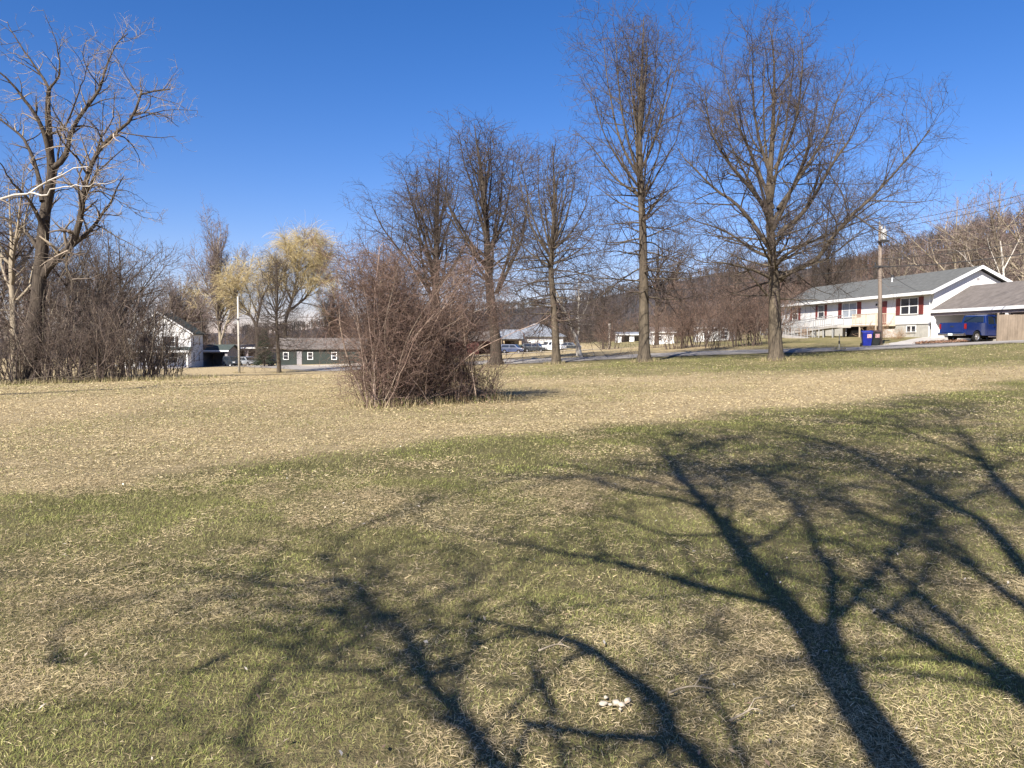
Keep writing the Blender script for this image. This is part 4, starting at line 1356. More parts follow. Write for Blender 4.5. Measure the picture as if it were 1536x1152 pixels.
M['door_white'] = mat('door_white', (0.75, 0.73, 0.7), 0.5)
M['dark'] = mat('dark_void', (0.012, 0.011, 0.01), 0.95)
M['wood_grey'] = mat('weathered_wood', (0.22, 0.175, 0.132), 0.9, 3, 0.25, stretch=(1, 1, 0.3), bump=0.3)
M['wood_tan'] = mat('tan_wood', (0.42, 0.32, 0.2), 0.85, 3, 0.2)
M['wall_dull'] = mat('dull_white_wall', (0.5, 0.49, 0.47), 0.8, 2, 0.15)
M['alu'] = mat('weathered_rail', (0.30, 0.298, 0.29), 0.7, 3, 0.15)
M['wood_cream'] = mat('cream_wood', (0.44, 0.365, 0.27), 0.8, 3, 0.15)
M['cottage'] = banded('dark_green_board', (0.026, 0.036, 0.03), 0.22, 0, 0.4, 0.8, 0.6, 0.15)
M['grey_wall'] = banded('grey_board', (0.30, 0.28, 0.28), 0.2, 2, 0.3, 0.8, 0.75, 0.1)
M['metal_dark'] = mat('dark_metal', (0.06, 0.06, 0.06), 0.5, metal=0.6)
M['red_wall'] = banded('barn_red', (0.13, 0.04, 0.035), 0.25, 0, 0.4, 0.85, 0.7, 0.15)
M['purple_wall'] = mat('purplish_wall', (0.24, 0.2, 0.2), 0.8, 2, 0.15)  # dull purplish base colour with slight mottling


def gable_roof(mb, x0, x1, y_front, y_back, z_front, z_back, y_ridge, z_ridge, th=0.14):
    """two slabs meeting at a ridge that runs along x"""
    for (ye, ze) in ((y_front, z_front), (y_back, z_back)):
        v = []
        for x in (x0, x1):
            v += [(x, ye, ze), (x, y_ridge, z_ridge), (x, y_ridge, z_ridge + th), (x, ye, ze + th)]
        mb.add(v, [(0, 1, 2, 3), (7, 6, 5, 4), (0, 4, 5, 1), (3, 2, 6, 7), (0, 3, 7, 4), (1, 5, 6, 2)])
    return mb


def window(parent, x0, x1, z0, z1, y, ny=1, ax='y', cols=1, glass='glass', fr=0.07, sash=True, label=None):
    """frame + pane on a wall plane; ny is the outward sign along the axis ax"""
    def B(mb, a0, a1, d0, d1, c0, c1):
        d0, d1 = sorted((y + ny * d0, y + ny * d1))
        return mb.box(a0, a1, d0, d1, c0, c1) if ax == 'y' else mb.box(d0, d1, a0, a1, c0, c1)
    f = MB()
    B(f, x0 - fr, x1 + fr, 0.0, 0.05, z1, z1 + fr)
    B(f, x0 - fr, x1 + fr, 0.0, 0.07, z0 - fr, z0)
    B(f, x0 - fr, x0, 0.0, 0.05, z0, z1)
    B(f, x1, x1 + fr, 0.0, 0.05, z0, z1)
    for c in range(1, cols):
        xm = x0 + (x1 - x0) * c / cols
        B(f, xm - fr * 0.6, xm + fr * 0.6, 0.0, 0.05, z0, z1)
    if sash:
        zm = (z0 + z1) / 2
        B(f, x0, x1, 0.012, 0.04, zm - 0.03, zm + 0.03)
    fo = f.build('window', M['trim'], parent)
    g = MB()
    B(g, x0, x1, 0.002, 0.01, z0, z1)
    g.build('pane', M[glass], fo)
    return fo


# --- ranch house -------------------------------------------------------------------
C0 = np.array([at(1399, HOR, 62)[0], 62.0])
C1 = np.array([at(1172, HOR, 88)[0], 88.0])
AX = (C1 - C0)
LEN = float(np.linalg.norm(AX))
AX = AX / LEN
RZ = math.atan2(AX[1], AX[0])
BZ = 1.62


def s_u(u):
    """distance along the facade that shows at pixel column u"""
    t = (u - CX) / F_PX
    return (t * C0[1] - C0[0]) / (AX[0] - t * AX[1])


house = empty('ranch_house', (C0[0], C0[1], BZ), RZ, 'long white one-storey ranch house with red shutters and green-grey roof', 'house')
DEP = 7.6
FZ, EZ, RZZ = 1.25, 3.72, 5.75
MB().box(0, LEN, -DEP, 0, FZ, EZ).build('wall', M['siding'], house)
MB().box(0.06, LEN - 0.06, -DEP + 0.06, -0.06, -0.6, FZ).build('foundation', M['block'], house)
for x0, x1 in ((0.0, 0.12), (LEN - 0.12, LEN)):
    MB().prism([(-DEP, EZ), (0, EZ), (-DEP / 2, RZZ - 0.12)], x0, x1, 'x').build('gable', M['siding_v'], house)
rf = MB()
gable_roof(rf, -0.45, LEN + 0.3, 0.5, -DEP - 0.5, EZ - 0.06, EZ - 0.06, -DEP / 2, RZZ, 0.16)
rfo = rf.build('roof', M['shingle_green'], house)
t = MB()
t.tube([(9.6, -2.6, 4.9), (9.6, -2.6, 5.75)], 0.07, 8)
t.build('vent_pipe', M['trim'], rfo)
t = MB().tube([(9.6, -2.6, 5.75), (9.6, -2.6, 5.95)], [0.14, 0.11], 8)
t.build('vent_cap', M['metal_dark'], rfo)
t = MB()
t.box(-0.45, LEN + 0.3, 0.5, 0.6, EZ - 0.12, EZ + 0.13)        # front gutter
t.build('gutter', M['trim'], house)
t = MB()
for sgn in (0, 1):                                              # rakes of the near gable
    ye = 0.52 if sgn == 0 else -DEP - 0.52
    v = []
    for x in (-0.5, -0.452):
        v += [(x, ye, EZ - 0.13), (x, -DEP / 2, RZZ - 0.08), (x, -DEP / 2, RZZ + 0.18), (x, ye, EZ + 0.13)]
    t.add(v, [(0, 1, 2, 3), (7, 6, 5, 4), (0, 4, 5, 1), (3, 2, 6, 7), (0, 3, 7, 4), (1, 5, 6, 2)])
t.build('rake_board', M['trim'], house)
t = MB().box(-0.04, 0.1, 0.0, 0.05, FZ, EZ - 0.13)
t.build('corner_board', M['trim'], house)
t = MB().tube([(0.35, 0.1, EZ - 0.12), (0.35, 0.1, 0.2)], 0.045, 6)
t.build('downspout', M['trim'], house)
WZ0, WZ1 = 2.13, 3.42
for u0, u1, cols_, gl, lb in [(1188, 1195.5, 1, 'glass', None), (1226, 1234.5, 1, 'glass', None), (1262, 1283, 2, 'glass_pale', 'double window with drawn pale blinds'), (1349.5, 1374.5, 2, 'glass', None)]:
    a, b = s_u(u1), s_u(u0)
    wo = window(house, a, b, WZ0, WZ1, 0.0, 1, 'y', cols_, gl)
    if lb: wo['label'] = lb
    wd = 0.55 if cols_ == 2 else 0.42
    wd = max(wd, 0.26 * (b - a))
    for x0, x1 in ((a - 0.12 - wd, a - 0.12), (b + 0.12, b + 0.12 + wd)):
        MB().box(x0, x1, 0.0, 0.045, WZ0 - 0.08, WZ1 + 0.08).build('shutter', M['shutter'], house)
for u0, u1 in ((1358, 1371), (1266, 1277)):
    window(house, s_u(u1), s_u(u0), 0.62, 1.08, -0.06, 1, 'y', 2, 'glass', 0.06, False)
# entrance
dx0, dx1 = s_u(1328), s_u(1317)
d = MB().box(dx0, dx1, 0.0, 0.06, FZ + 0.05, FZ + 2.1).build('door', M['door_red'], house)
MB().box(dx1 - 0.2, dx1 - 0.14, 0.06, 0.11, FZ + 1.0, FZ + 1.1).build('handle', M['metal_dark'], d)
MB().tube([(dx1 + 0.35, 0.09, FZ + 1.75), (dx1 + 0.35, 0.09, FZ + 1.95)], 0.07, 6).build('porch_light', M['metal_dark'], house)
# attic vent
MB().box(-0.03, 0.0, -DEP / 2 - 0.12, -DEP / 2 + 0.12, 4.75, 4.95).build('gable_vent', M['grey_wall'], house)

# porch and ramp ------------------------------------------------------------------
px0, px1 = s_u(1342), s_u(1293)
PD = 1.9
porch = MB().box(px0, px1, 0.02, PD, FZ - 0.12, FZ).build('porch', M['wood_cream'], house)
p = MB()
for x in (px0 + 0.06, (px0 + px1) / 2, px1 - 0.06):
    p.box(x - 0.05, x + 0.05, PD - 0.12, PD - 0.02, -0.5, FZ - 0.12)
p.build('post', M['wood_cream'], porch)


def railing(mb, p0, p1, h=0.95, step=0.16, post=1.6, r=0.022):
    p0, p1 = Vector(p0), Vector(p1)
    L = (p1 - p0).length
    up = Vector((0, 0, 1))
    mb.tube([p0 + up * h, p1 + up * h], 0.035, 5)
    mb.tube([p0 + up * 0.14, p1 + up * 0.14], 0.025, 5)
    n = max(2, int(L / step))
    for i in range(n + 1):
        q = p0 + (p1 - p0) * (i / n)
        big = i % max(1, int(post / step)) == 0 or i == n
        mb.tube([q + up * (-0.05 if big else 0.14), q + up * (h + (0.06 if big else 0))], 0.045 if big else r, 4)
    return mb


MB().box(px0 + 1.5, px1 - 0.05, PD - 0.3, PD - 0.26, -0.3, FZ - 0.12).build('under_porch_shade', M['dark'], porch)  # dark sheet added to stand for the shade in the gap beneath the porch
r = railing(MB(), (px0, PD - 0.07, FZ), (px1 - 1.3, PD - 0.07, FZ), 0.95, 0.13)
railing(r, (px0 + 0.05, 0.1, FZ), (px0 + 0.05, PD - 0.07, FZ), 0.95, 0.13)
r.build('railing', M['wood_cream'], porch)
st = MB()
for i in range(4):
    st.box(px0 - 0.3 - 0.28 * i, px0 - 0.02 - 0.28 * i, 0.3, 1.5, -0.4, FZ - 0.12 - 0.27 * (i + 1))
st.build('steps', M['concrete'], porch)

ramp = empty('wheelchair_ramp', (C0[0], C0[1], BZ), RZ, 'white wheelchair ramp with railings along the front of the ranch house', 'ramp')
e1 = s_u(1212)
zl = 0.62
y0, y1 = 1.95, 3.2
dk = MB()


def deck(mb, xa, za, xb, zb, ya, yb_, th=0.22):
    mb.prism([(xa, za - th), (xb, zb - th), (xb, zb), (xa, za)], ya, yb_, 'y')


deck(dk, px1 - 0.0, FZ, e1, zl, y0, y1)
dk.box(e1 + 0.004, e1 + 1.5, y0, y1 + 1.55, zl - 0.22, zl - 0.004)
xe = s_u(1290)
deck(dk, e1 - 0.004, zl, xe + 1.0, 0.0, y1 + 0.25, y1 + 1.5)
dk.box(px1 - 1.2, px1 - 0.004, PD + 0.004, y1, FZ - 0.22, FZ - 0.003)
dk.build('deck', M['concrete'], ramp)
rl = MB()
for yy in (y0 + 0.05, y1 - 0.05):
    railing(rl, (px1 - 0.1, yy, FZ), (e1, yy, zl), 0.95, 0.34, 2.0, 0.016)
for yy in (y1 + 0.3, y1 + 1.45):
    railing(rl, (e1, yy, zl), (xe + 1.2, yy, 0.02), 0.95, 0.6, 2.0, 0.012)
railing(rl, (e1 + 1.45, y0 + 0.05, zl), (e1 + 1.45, y1 + 1.5, zl), 0.95, 0.3)
rl.build('railing', M['alu'], ramp)
ps = MB()
for x in np.linspace(px1 - 0.2, e1 + 1.4, 8):
    for yy in (y0 + 0.1, y1 - 0.1):
        zt = FZ + (zl - FZ) * (x - px1) / (e1 - px1) - 0.24
        ps.box(x - 0.05, x + 0.05, yy - 0.05, yy + 0.05, -0.6, max(zt, zl - 0.26))
ps.build('post', M['alu'], ramp)

# carport ---------------------------------------------------------------------------
GL = 17.0
GE, GR = 2.16, 4.15
port = empty('carport', (C0[0], C0[1], BZ), RZ, 'grey-roofed open carport joined to the near gable of the ranch house', 'carport')
rf = MB()
gable_roof(rf, -GL, -0.62, 0.75, -7.4, GE, GE, -2.7, GR, 0.12)
rf.build('roof', M['shingle_grey'], port)
MB().box(-GL, -0.62, 0.75, 0.84, GE - 0.1, GE + 0.13).build('gutter', M['trim'], port)
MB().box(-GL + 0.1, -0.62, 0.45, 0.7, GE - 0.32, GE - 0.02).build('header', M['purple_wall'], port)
b = MB()
b.box(-GL + 0.2, -0.3, -6.2, -6.0, -0.4, GE + 0.9)
b.box(-0.72, -0.55, -6.0, 0.3, -0.4, GE - 0.03)
b.build('wall', M['siding'], port)
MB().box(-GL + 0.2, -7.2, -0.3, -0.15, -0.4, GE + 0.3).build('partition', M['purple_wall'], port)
b = MB()
for x in (-0.85, -8.6, -12.6):
    b.box(x - 0.12, x + 0.12, 0.46, 0.68, -0.4, GE - 0.32)
b.build('post', M['trim'], port)
g = MB().box(-GL, -0.62, -6.0, 0.9, -0.3, 0.0)
g.build('slab', M['concrete'], port)

# fence ------------------------------------------------------------------------------
fx0 = at(1497, HOR, 51)[0]
fence = empty('wooden_fence', (fx0, 51.0, float(ground(fx0, 51.0)) - 0.05), R(-9), 'grey-brown board privacy fence in front of the carport, right of the blue truck', 'fence')
b = MB()
x = 0.0
i = 0
while x < 9.0:
    hh = 1.86 + rng.normal(0, 0.012)
    b.box(x, x + 0.138, -0.012 + 0.004 * (i % 2), 0.012 + 0.004 * (i % 2), 0.03, hh)
    x += 0.145
    i += 1
b.build('board_panel', M['wood_grey'], fence)
for x in (0.0, 2.4, 4.8, 7.2):
    MB().box(x - 0.05, x + 0.05, 0.06, 0.16, -0.2, 1.98).build('post', M['wood_grey'], fence)
b = MB()
for z in (0.4, 1.5):
    b.box(0.0, 9.0, 0.02, 0.06, z, z + 0.09)
b.build('rail', M['wood_grey'], fence)

# --- white farmhouse at left ----------------------------------------------------------
lc = at(286, HOR, 112)
fh = empty('farmhouse', (lc[0], 112.0, float(ground(lc[0], 112.0)) - 0.1), R(12), 'white two-storey gabled farmhouse with front porch behind the left thicket', 'house')
W2, D2, E2, R2z = 8.6, 9.5, 5.2, 8.1
MB().box(-W2, 0, 0, D2, 0, E2).build('wall', M['siding'], fh)
MB().prism([(-W2, E2), (0, E2), (-W2 / 2, R2z - 0.15)], 0.0, D2, 'y').build('gable', M['siding'], fh)
rf = MB()
for xe_, sg in ((0.4, 1), (-W2 - 0.4, -1)):
    v = []
    for y in (-0.4, D2 + 0.4):
        v += [(xe_, y, E2 - 0.25), (-W2 / 2, y, R2z), (-W2 / 2, y, R2z + 0.16), (xe_, y, E2 - 0.09)]
    rf.add(v, [(0, 1, 2, 3), (7, 6, 5, 4), (0, 4, 5, 1), (3, 2, 6, 7), (0, 3, 7, 4), (1, 5, 6, 2)])
rf.build('roof', M['shingle_dark'], fh)
rk = MB()
for xe_ in (0.42, -W2 - 0.42):
    v = []
    for y in (-0.46, -0.405):
        v += [(xe_, y, E2 - 0.3), (-W2 / 2, y, R2z - 0.06), (-W2 / 2, y, R2z + 0.17), (xe_, y, E2 - 0.07)]
    rk.add(v, [(0, 1, 2, 3), (7, 6, 5, 4), (0, 4, 5, 1), (3, 2, 6, 7), (0, 3, 7, 4), (1, 5, 6, 2)])
rk.build('rake_board', M['trim'], fh)
for xc in (-2.7, -5.9):
    window(fh, xc - 0.5, xc + 0.5, 3.25, 4.65, 0.0, -1, 'y', 1)
    for q in (-0.98, 0.58):
        MB().box(xc + q, xc + q + 0.4, -0.045, 0.0, 3.2, 4.7).build('shutter', M['metal_dark'], fh)
window(fh, -3.0, -1.9, 0.9, 2.3, 0.0, -1, 'y', 1)
window(fh, -7.0, -5.9, 0.9, 2.3, 0.0, -1, 'y', 1)
MB().box(-4.8, -3.9, -0.05, 0.0, 0.35, 2.4).build('door', M['metal_dark'], fh)
for yc, z in ((2.0, 3.3), (6.5, 3.3), (2.0, 0.9), (6.0, 0.9)):
    window(fh, yc - 0.45, yc + 0.45, z, z + 1.35, 0.0, 1, 'x', 1)
pr = MB()
pr.prism([(-2.2, 2.55), (0.0, 3.05), (0.0, 3.17), (-2.2, 2.67)], -W2 - 0.2, 0.15, 'x')
pr.build('porch_roof', M['shingle_dark'], fh)
MB().box(-W2 - 0.2, 0.15, -2.28, -2.2, 2.4, 2.68).build('porch_trim', M['trim'], fh)
MB().box(-W2, 0.0, -2.1, -0.01, 0.0, 0.32).build('porch_floor', M['grey_wall'], fh)
for x in (-0.15, -2.9, -5.7, -8.4):
    MB().box(x - 0.11, x + 0.11, -2.1, -1.88, 0.32, 2.42).build('porch_post', M['trim'], fh)


def shed(name, label, u, D, w_, dep, eave, ridge, wall, roof, rz=0.0, cat='shed', ov=0.35, openings=(), wins=(), door=None, gtrim=True, hip=0.0, dz=0.0, group=None):
    x = at(u, HOR, D)[0]
    o = empty(name, (x, D, float(ground(x, D)) - 0.1 + dz), rz, label, cat, group)
    m = MB()
    th = 0.18
    if openings:
        xs_ = [0.0]
        for a, b_ in openings: xs_ += [a, b_]
        xs_.append(w_)
        for i in range(0, len(xs_), 2):
            if xs_[i + 1] - xs_[i] > 0.02: m.box(xs_[i], xs_[i + 1], 0, th, 0, eave)
        for a, b_ in openings: m.box(a, b_, 0.0, th, eave * 0.86, eave)
        m.box(0, th, th, dep, 0, eave)
        m.box(w_ - th, w_, th, dep, 0, eave)
        m.box(th, w_ - th, dep - th, dep, 0, eave)
    else:
        m.box(0, w_, 0, dep, 0, eave)
    m.build('wall', wall, o)
    r_ = MB()
    if hip:
        v = [(-ov, -ov, eave), (w_ + ov, -ov, eave), (w_ + ov, dep + ov, eave), (-ov, dep + ov, eave), (hip, dep / 2, ridge), (w_ - hip, dep / 2, ridge),
             (-ov, -ov, eave - .12), (w_ + ov, -ov, eave - .12), (w_ + ov, dep + ov, eave - .12), (-ov, dep + ov, eave - .12)]
        r_.add(v, [(0, 1, 5, 4), (1, 2, 5), (2, 3, 4, 5), (3, 0, 4), (6, 7, 1, 0), (7, 8, 2, 1), (8, 9, 3, 2), (9, 6, 0, 3), (9, 8, 7, 6)])
    else:
        gable_roof(r_, -ov, w_ + ov, -ov, dep + ov, eave - 0.12, eave - 0.12, dep / 2, ridge, 0.14)
        for a, b_ in ((0.0, 0.1), (w_ - 0.1, w_)):
            MB().prism([(0, eave), (dep, eave), (dep / 2, ridge - 0.1)], a, b_, 'x').build('gable', wall, o)
    r_.build('roof', roof, o)
    if gtrim:
        MB().box(-ov, w_ + ov, -ov - 0.07, -ov, eave - 0.16, eave + 0.05).build('gutter', M['trim'], o)
    for a, b_, z0, z1 in wins:
        window(o, a, b_, z0, z1, 0.0, -1, 'y', 1, 'glass', 0.1)
    if door:
        MB().box(door[0], door[1], -0.05, 0.0, 0.1, 2.1).build('door', M[door[2]], o)
    return o


shed('cottage', 'low dark green cottage with white framed windows and grey roof', 413, 110, 12.5, 6.0, 2.5, 3.9, M['cottage'], M['shingle_grey'], R(3), 'cottage',
     wins=((1.15, 1.75, 1.0, 1.9), (4.6, 5.2, 1.0, 1.9), (8.0, 8.6, 1.0, 1.9)), door=(3.0, 3.7, 'grey_wall'), gtrim=False)
shed('outbuilding', 'low dark open-fronted shed just right of the white farmhouse', 300, 122, 4.3, 5, 2.7, 3.5, M['grey_wall'], M['shingle_dark'], 0, openings=((0.3, 3.9),))
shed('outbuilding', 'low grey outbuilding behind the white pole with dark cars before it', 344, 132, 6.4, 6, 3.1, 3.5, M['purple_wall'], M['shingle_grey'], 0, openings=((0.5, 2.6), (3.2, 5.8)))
shed('roadside_shop', 'low white building with blue-grey metal hip roof behind the parked cars', 772, 158, 10.0, 11, 3.3, 6.0, M['wall_dull'], M['metal_roof'], R(2), 'building', 0.6, wins=((2.5, 3.4, 1.2, 2.1), (6.0, 6.9, 1.2, 2.1)), door=(4.4, 5.3, 'grey_wall'), hip=4.3, gtrim=False)
wing = shed('roadside_shop', 'gabled wing with tan front at left of the metal-roofed building', 753, 154, 3.9, 8, 3.0, 4.7, M['wood_tan'], M['metal_roof'], R(2), 'building', 0.4, openings=((0.5, 3.4),), gtrim=False)
shed('barn', 'dark red low building half hidden behind the bramble thicket', 668, 150, 10, 7, 3.1, 4.8, M['red_wall'], M['shingle_grey'], 0, 'barn', openings=((6.5, 8.8),), gtrim=False)
shed('shed', 'low white shed with dark open bays seen left of the tall slender oak', 926, 165, 7.2, 6, 1.9, 2.3, M['trim'], M['metal_roof'], R(-3), 'shed', openings=((0.9, 2.6), (3.6, 5.9)))
shed('house', 'pale house half hidden by brown scrub between the two nearest oaks', 1048, 120, 5.6, 6, 2.7, 4.0, M['siding'], M['shingle_grey'], R(-6), 'house', wins=((0.8, 1.5, 1.0, 2.0), (3.6, 4.3, 1.0, 2.0)))
shed('shed', 'pale house corner glimpsed right of the slender oak trunk', 978, 140, 4.0, 5, 2.4, 3.2, M['trim'], M['shingle_grey'], R(-4), 'shed', wins=((1.0, 1.7, 0.9, 1.7),))
# ------------------------------------------------------------------ vehicles
def paint(name, col, rough=0.28):
    m = mat(name, col, rough, spec=0.6)
    m.node_tree.nodes['Principled BSDF'].inputs['Coat Weight'].default_value = 0.6
    return m


M['blue_paint'] = paint('blue_paint', (0.004, 0.018, 0.10))
M['white_paint'] = paint('white_paint', (0.7, 0.7, 0.68))
M['navy_paint'] = paint('navy_paint', (0.05, 0.065, 0.12))
M['dark_paint'] = paint('dark_paint', (0.03, 0.035, 0.04))
M['grey_paint'] = paint('grey_paint', (0.22, 0.23, 0.24))
M['green_paint'] = paint('green_paint', (0.12, 0.15, 0.13))
M['tyre'] = mat('tyre_rubber', (0.018, 0.018, 0.018), 0.85)
M['alloy'] = mat('alloy', (0.55, 0.55, 0.56), 0.3, metal=0.9)
M['chrome'] = mat('chrome', (0.6, 0.6, 0.62), 0.18, metal=1.0)
M['lamp_red'] = mat('lamp_red', (0.22, 0.012, 0.012), 0.2)
M['lamp_clear'] = mat('lamp_clear', (0.75, 0.75, 0.72), 0.15)
M['plate'] = mat('plate_white', (0.62, 0.7, 0.66), 0.5)
M['car_glass'] = mat('car_glass', (0.015, 0.02, 0.025), 0.05, spec=0.9)


def wheel(parent, x, y, r, sgn):
    t = MB()
    n = 20
    prof = [(-0.12, 0.62 * r), (-0.125, 0.9 * r), (-0.09, r), (0.09, r), (0.125, 0.9 * r), (0.12, 0.62 * r)]
    vs, fs = [], []
    for k in range(n):
        a = 2 * math.pi * k / n
        vs += [(x + q[1] * math.sin(a), y + q[0], r + q[1] * math.cos(a)) for q in prof]
    m_ = len(prof)
    for k in range(n):
        for i in range(m_):
            fs.append((k * m_ + i, k * m_ + (i + 1) % m_, ((k + 1) % n) * m_ + (i + 1) % m_, ((k + 1) % n) * m_ + i))
    t.add(vs, fs)
    wo = t.build('wheel', M['tyre'], parent, smooth=True)
    h = MB()
    for k in range(6):
        a = math.pi * 2 * k / 6
        c, s = math.cos(a), math.sin(a)
        q = [(0.0, -0.07), (0.58 * r, -0.05), (0.58 * r, 0.05), (0.0, 0.07)]
        h.add([(x + p[0] * c - p[1] * s, y + sgn * dy, r + p[0] * s + p[1] * c) for dy in (0.06, 0.10) for p in q],
              [(0, 1, 2, 3), (4, 5, 6, 7), (0, 1, 5, 4), (1, 2, 6, 5), (2, 3, 7, 6), (3, 0, 4, 7)])
    h.tube([(x, y - 0.03, r), (x, y + sgn * 0.115, r)], 0.09 * r / 0.4, 10)
    for k in range(n):
        a0, a1 = 2 * math.pi * k / n, 2 * math.pi * (k + 1) / n
        h.add([(x + q * r * math.sin(a), y + sgn * d_, r + q * r * math.cos(a)) for a in (a0, a1) for q, d_ in ((0.56, 0.09), (0.64, 0.12), (0.64, 0.04), (0.56, 0.04))],
              [(0, 1, 5, 4), (1, 2, 6, 5), (2, 3, 7, 6), (3, 0, 4, 7)])
    h.build('rim', M['alloy'], wo)
    return wo


def arch(xc, r, z0, n=8):
    """points of a wheel arch from back to front"""
    a0 = math.asin(min(1, (z0 - 0.38) / r)) if z0 > 0.38 else 0.0
    return [(xc - r * math.cos(a), 0.38 + r * math.sin(a)) for a in np.linspace(a0, math.pi - a0, n)]


def side_glass(mb, quad, y, tz, half):
    """pane on a tumblehome side: quad of (x, z); y(z) follows the taper"""
    v = [(x, y(z) , z) for x, z in quad] + [(x, y(z) * 0.985, z) for x, z in quad]
    n = len(quad)
    mb.add(v, [tuple(range(n)), tuple(range(2 * n - 1, n - 1, -1))] + [(i, (i + 1) % n, n + (i + 1) % n, n + i) for i in range(n)])


# --- blue pickup: x forward, y left -------------------------------------------------
tx, ty = at(1428, HOR, 53.8)[0], 53.8
truck = empty('pickup_truck', (tx, ty, float(ground(tx, ty)) + 0.06), R(90 - 66), 'blue crew cab pickup truck parked with its nose towards the carport', 'pickup truck')
TL, HW = 5.8, 0.98
low = [(0.0, 0.62), (0.05, 0.52)] + [(0.75, 0.5)] + arch(1.22, 0.47, 0.5)[::1] + [(1.72, 0.46), (4.3, 0.46)] + arch(4.85, 0.47, 0.5) + [(5.4, 0.5), (5.78, 0.52), (5.85, 0.7), (5.82, 1.08), (5.6, 1.18), (4.35, 1.24), (4.25, 1.24), (2.15, 1.24), (2.12, 1.36), (0.02, 1.36)]
body = MB().prism(low, -HW, HW, 'y', None)
body.build('body', M['blue_paint'], truck, bevel=0.035)
yt = lambda z: HW - 0.02 - max(0, z - 1.2) * 0.24
cab = [(2.16, 1.22), (4.42, 1.22), (3.55, 1.86), (3.3, 1.93), (2.55, 1.94), (2.3, 1.88)]
c = MB()
for sg in (-1, 1): pass
vs = [(x, s * yt(z), z) for s in (-1, 1) for x, z in cab]
nc = len(cab)
c.add(vs, [tuple(range(nc)), tuple(range(2 * nc - 1, nc - 1, -1))] + [(i, (i + 1) % nc, nc + (i + 1) % nc, nc + i) for i in range(nc)])
c.build('cab', M['blue_paint'], truck, bevel=0.03)
for sg in (-1, 1):
    g = MB()
    side_glass(g, [(2.42, 1.27), (3.08, 1.27), (3.08, 1.82), (2.52, 1.82)], lambda z: sg * (yt(z) + 0.006), 0, HW)
    g.build('window', M['car_glass'], truck)
    g = MB()
    side_glass(g, [(3.18, 1.27), (4.2, 1.27), (3.55, 1.78), (3.42, 1.82), (3.18, 1.82)], lambda z: sg * (yt(z) + 0.006), 0, HW)
    g.build('window', M['car_glass'], truck)
    for x in (2.3, 3.13):
        d_ = MB().box(x - 0.006, x + 0.006, sg * HW - 0.004, sg * HW + 0.004, 0.55, 1.22)
        d_.build('door_seam', M['dark'], truck)
    for x in (2.98, 4.0):
        MB().box(x - 0.1, x + 0.1, min(sg * HW, sg * (HW + 0.035)), max(sg * HW, sg * (HW + 0.035)), 1.08, 1.13).build('door_handle', M['chrome'], truck)
    m = MB().box(4.12, 4.22, min(sg * (HW + .04), sg * (HW + 0.24)), max(sg * (HW + .04), sg * (HW + 0.24)), 1.26, 1.48)
    m.box(4.14, 4.2, min(sg * (HW - .06), sg * (HW + 0.05)), max(sg * (HW - .06), sg * (HW + 0.05)), 1.28, 1.33)
    m.build('side_mirror', M['blue_paint'], truck, bevel=0.02)
    MB().box(-0.012, 0.1, min(sg * 0.87, sg * (HW + 0.006)), max(sg * 0.87, sg * (HW + 0.006)), 0.92, 1.28).build('tail_light', M['lamp_red'], truck)
    MB().box(5.72, 5.86, min(sg * 0.66, sg * 0.95), max(sg * 0.66, sg * 0.95), 0.88, 1.08).build('headlight', M['lamp_clear'], truck)
    for x in (1.22, 4.85):
        wheel(truck, x, sg * (HW - 0.13), 0.39, sg)
g = MB().add([(2.155, -0.72, 1.42), (2.155, 0.72, 1.42), (2.26, 0.68, 1.82), (2.26, -0.68, 1.82), (2.2, -0.72, 1.42), (2.2, 0.72, 1.42), (2.3, 0.68, 1.82), (2.3, -0.68, 1.82)],
             [(0, 1, 2, 3), (4, 7, 6, 5), (0, 4, 5, 1), (1, 5, 6, 2), (2, 6, 7, 3), (3, 7, 4, 0)])
g.build('rear_window', M['car_glass'], truck)
tg = MB().box(-0.035, 0.0, -0.79, 0.79, 0.70, 1.33).build('tailgate', M['blue_paint'], truck, bevel=0.015)
MB().box(-0.05, -0.035, -0.13, 0.13, 1.05, 1.15).build('handle', M['metal_dark'], tg)
bp = MB().prism([(-0.2, 0.46), (0.1, 0.46), (0.1, 0.66), (-0.16, 0.66), (-0.2, 0.62)], -0.97, 0.97, 'y').build('bumper', M['chrome'], truck, bevel=0.02)
MB().box(-0.215, -0.2, -0.16, 0.16, 0.47, 0.62).build('number_plate', M['plate'], bp)
MB().box(0.6, 5.3, -0.7, 0.7, 0.3, 0.5).build('chassis', M['dark'], truck)
MB().box(2.3, 4.2, -1.05, 1.05, 0.36, 0.41).build('running_board', M['chrome'], truck)


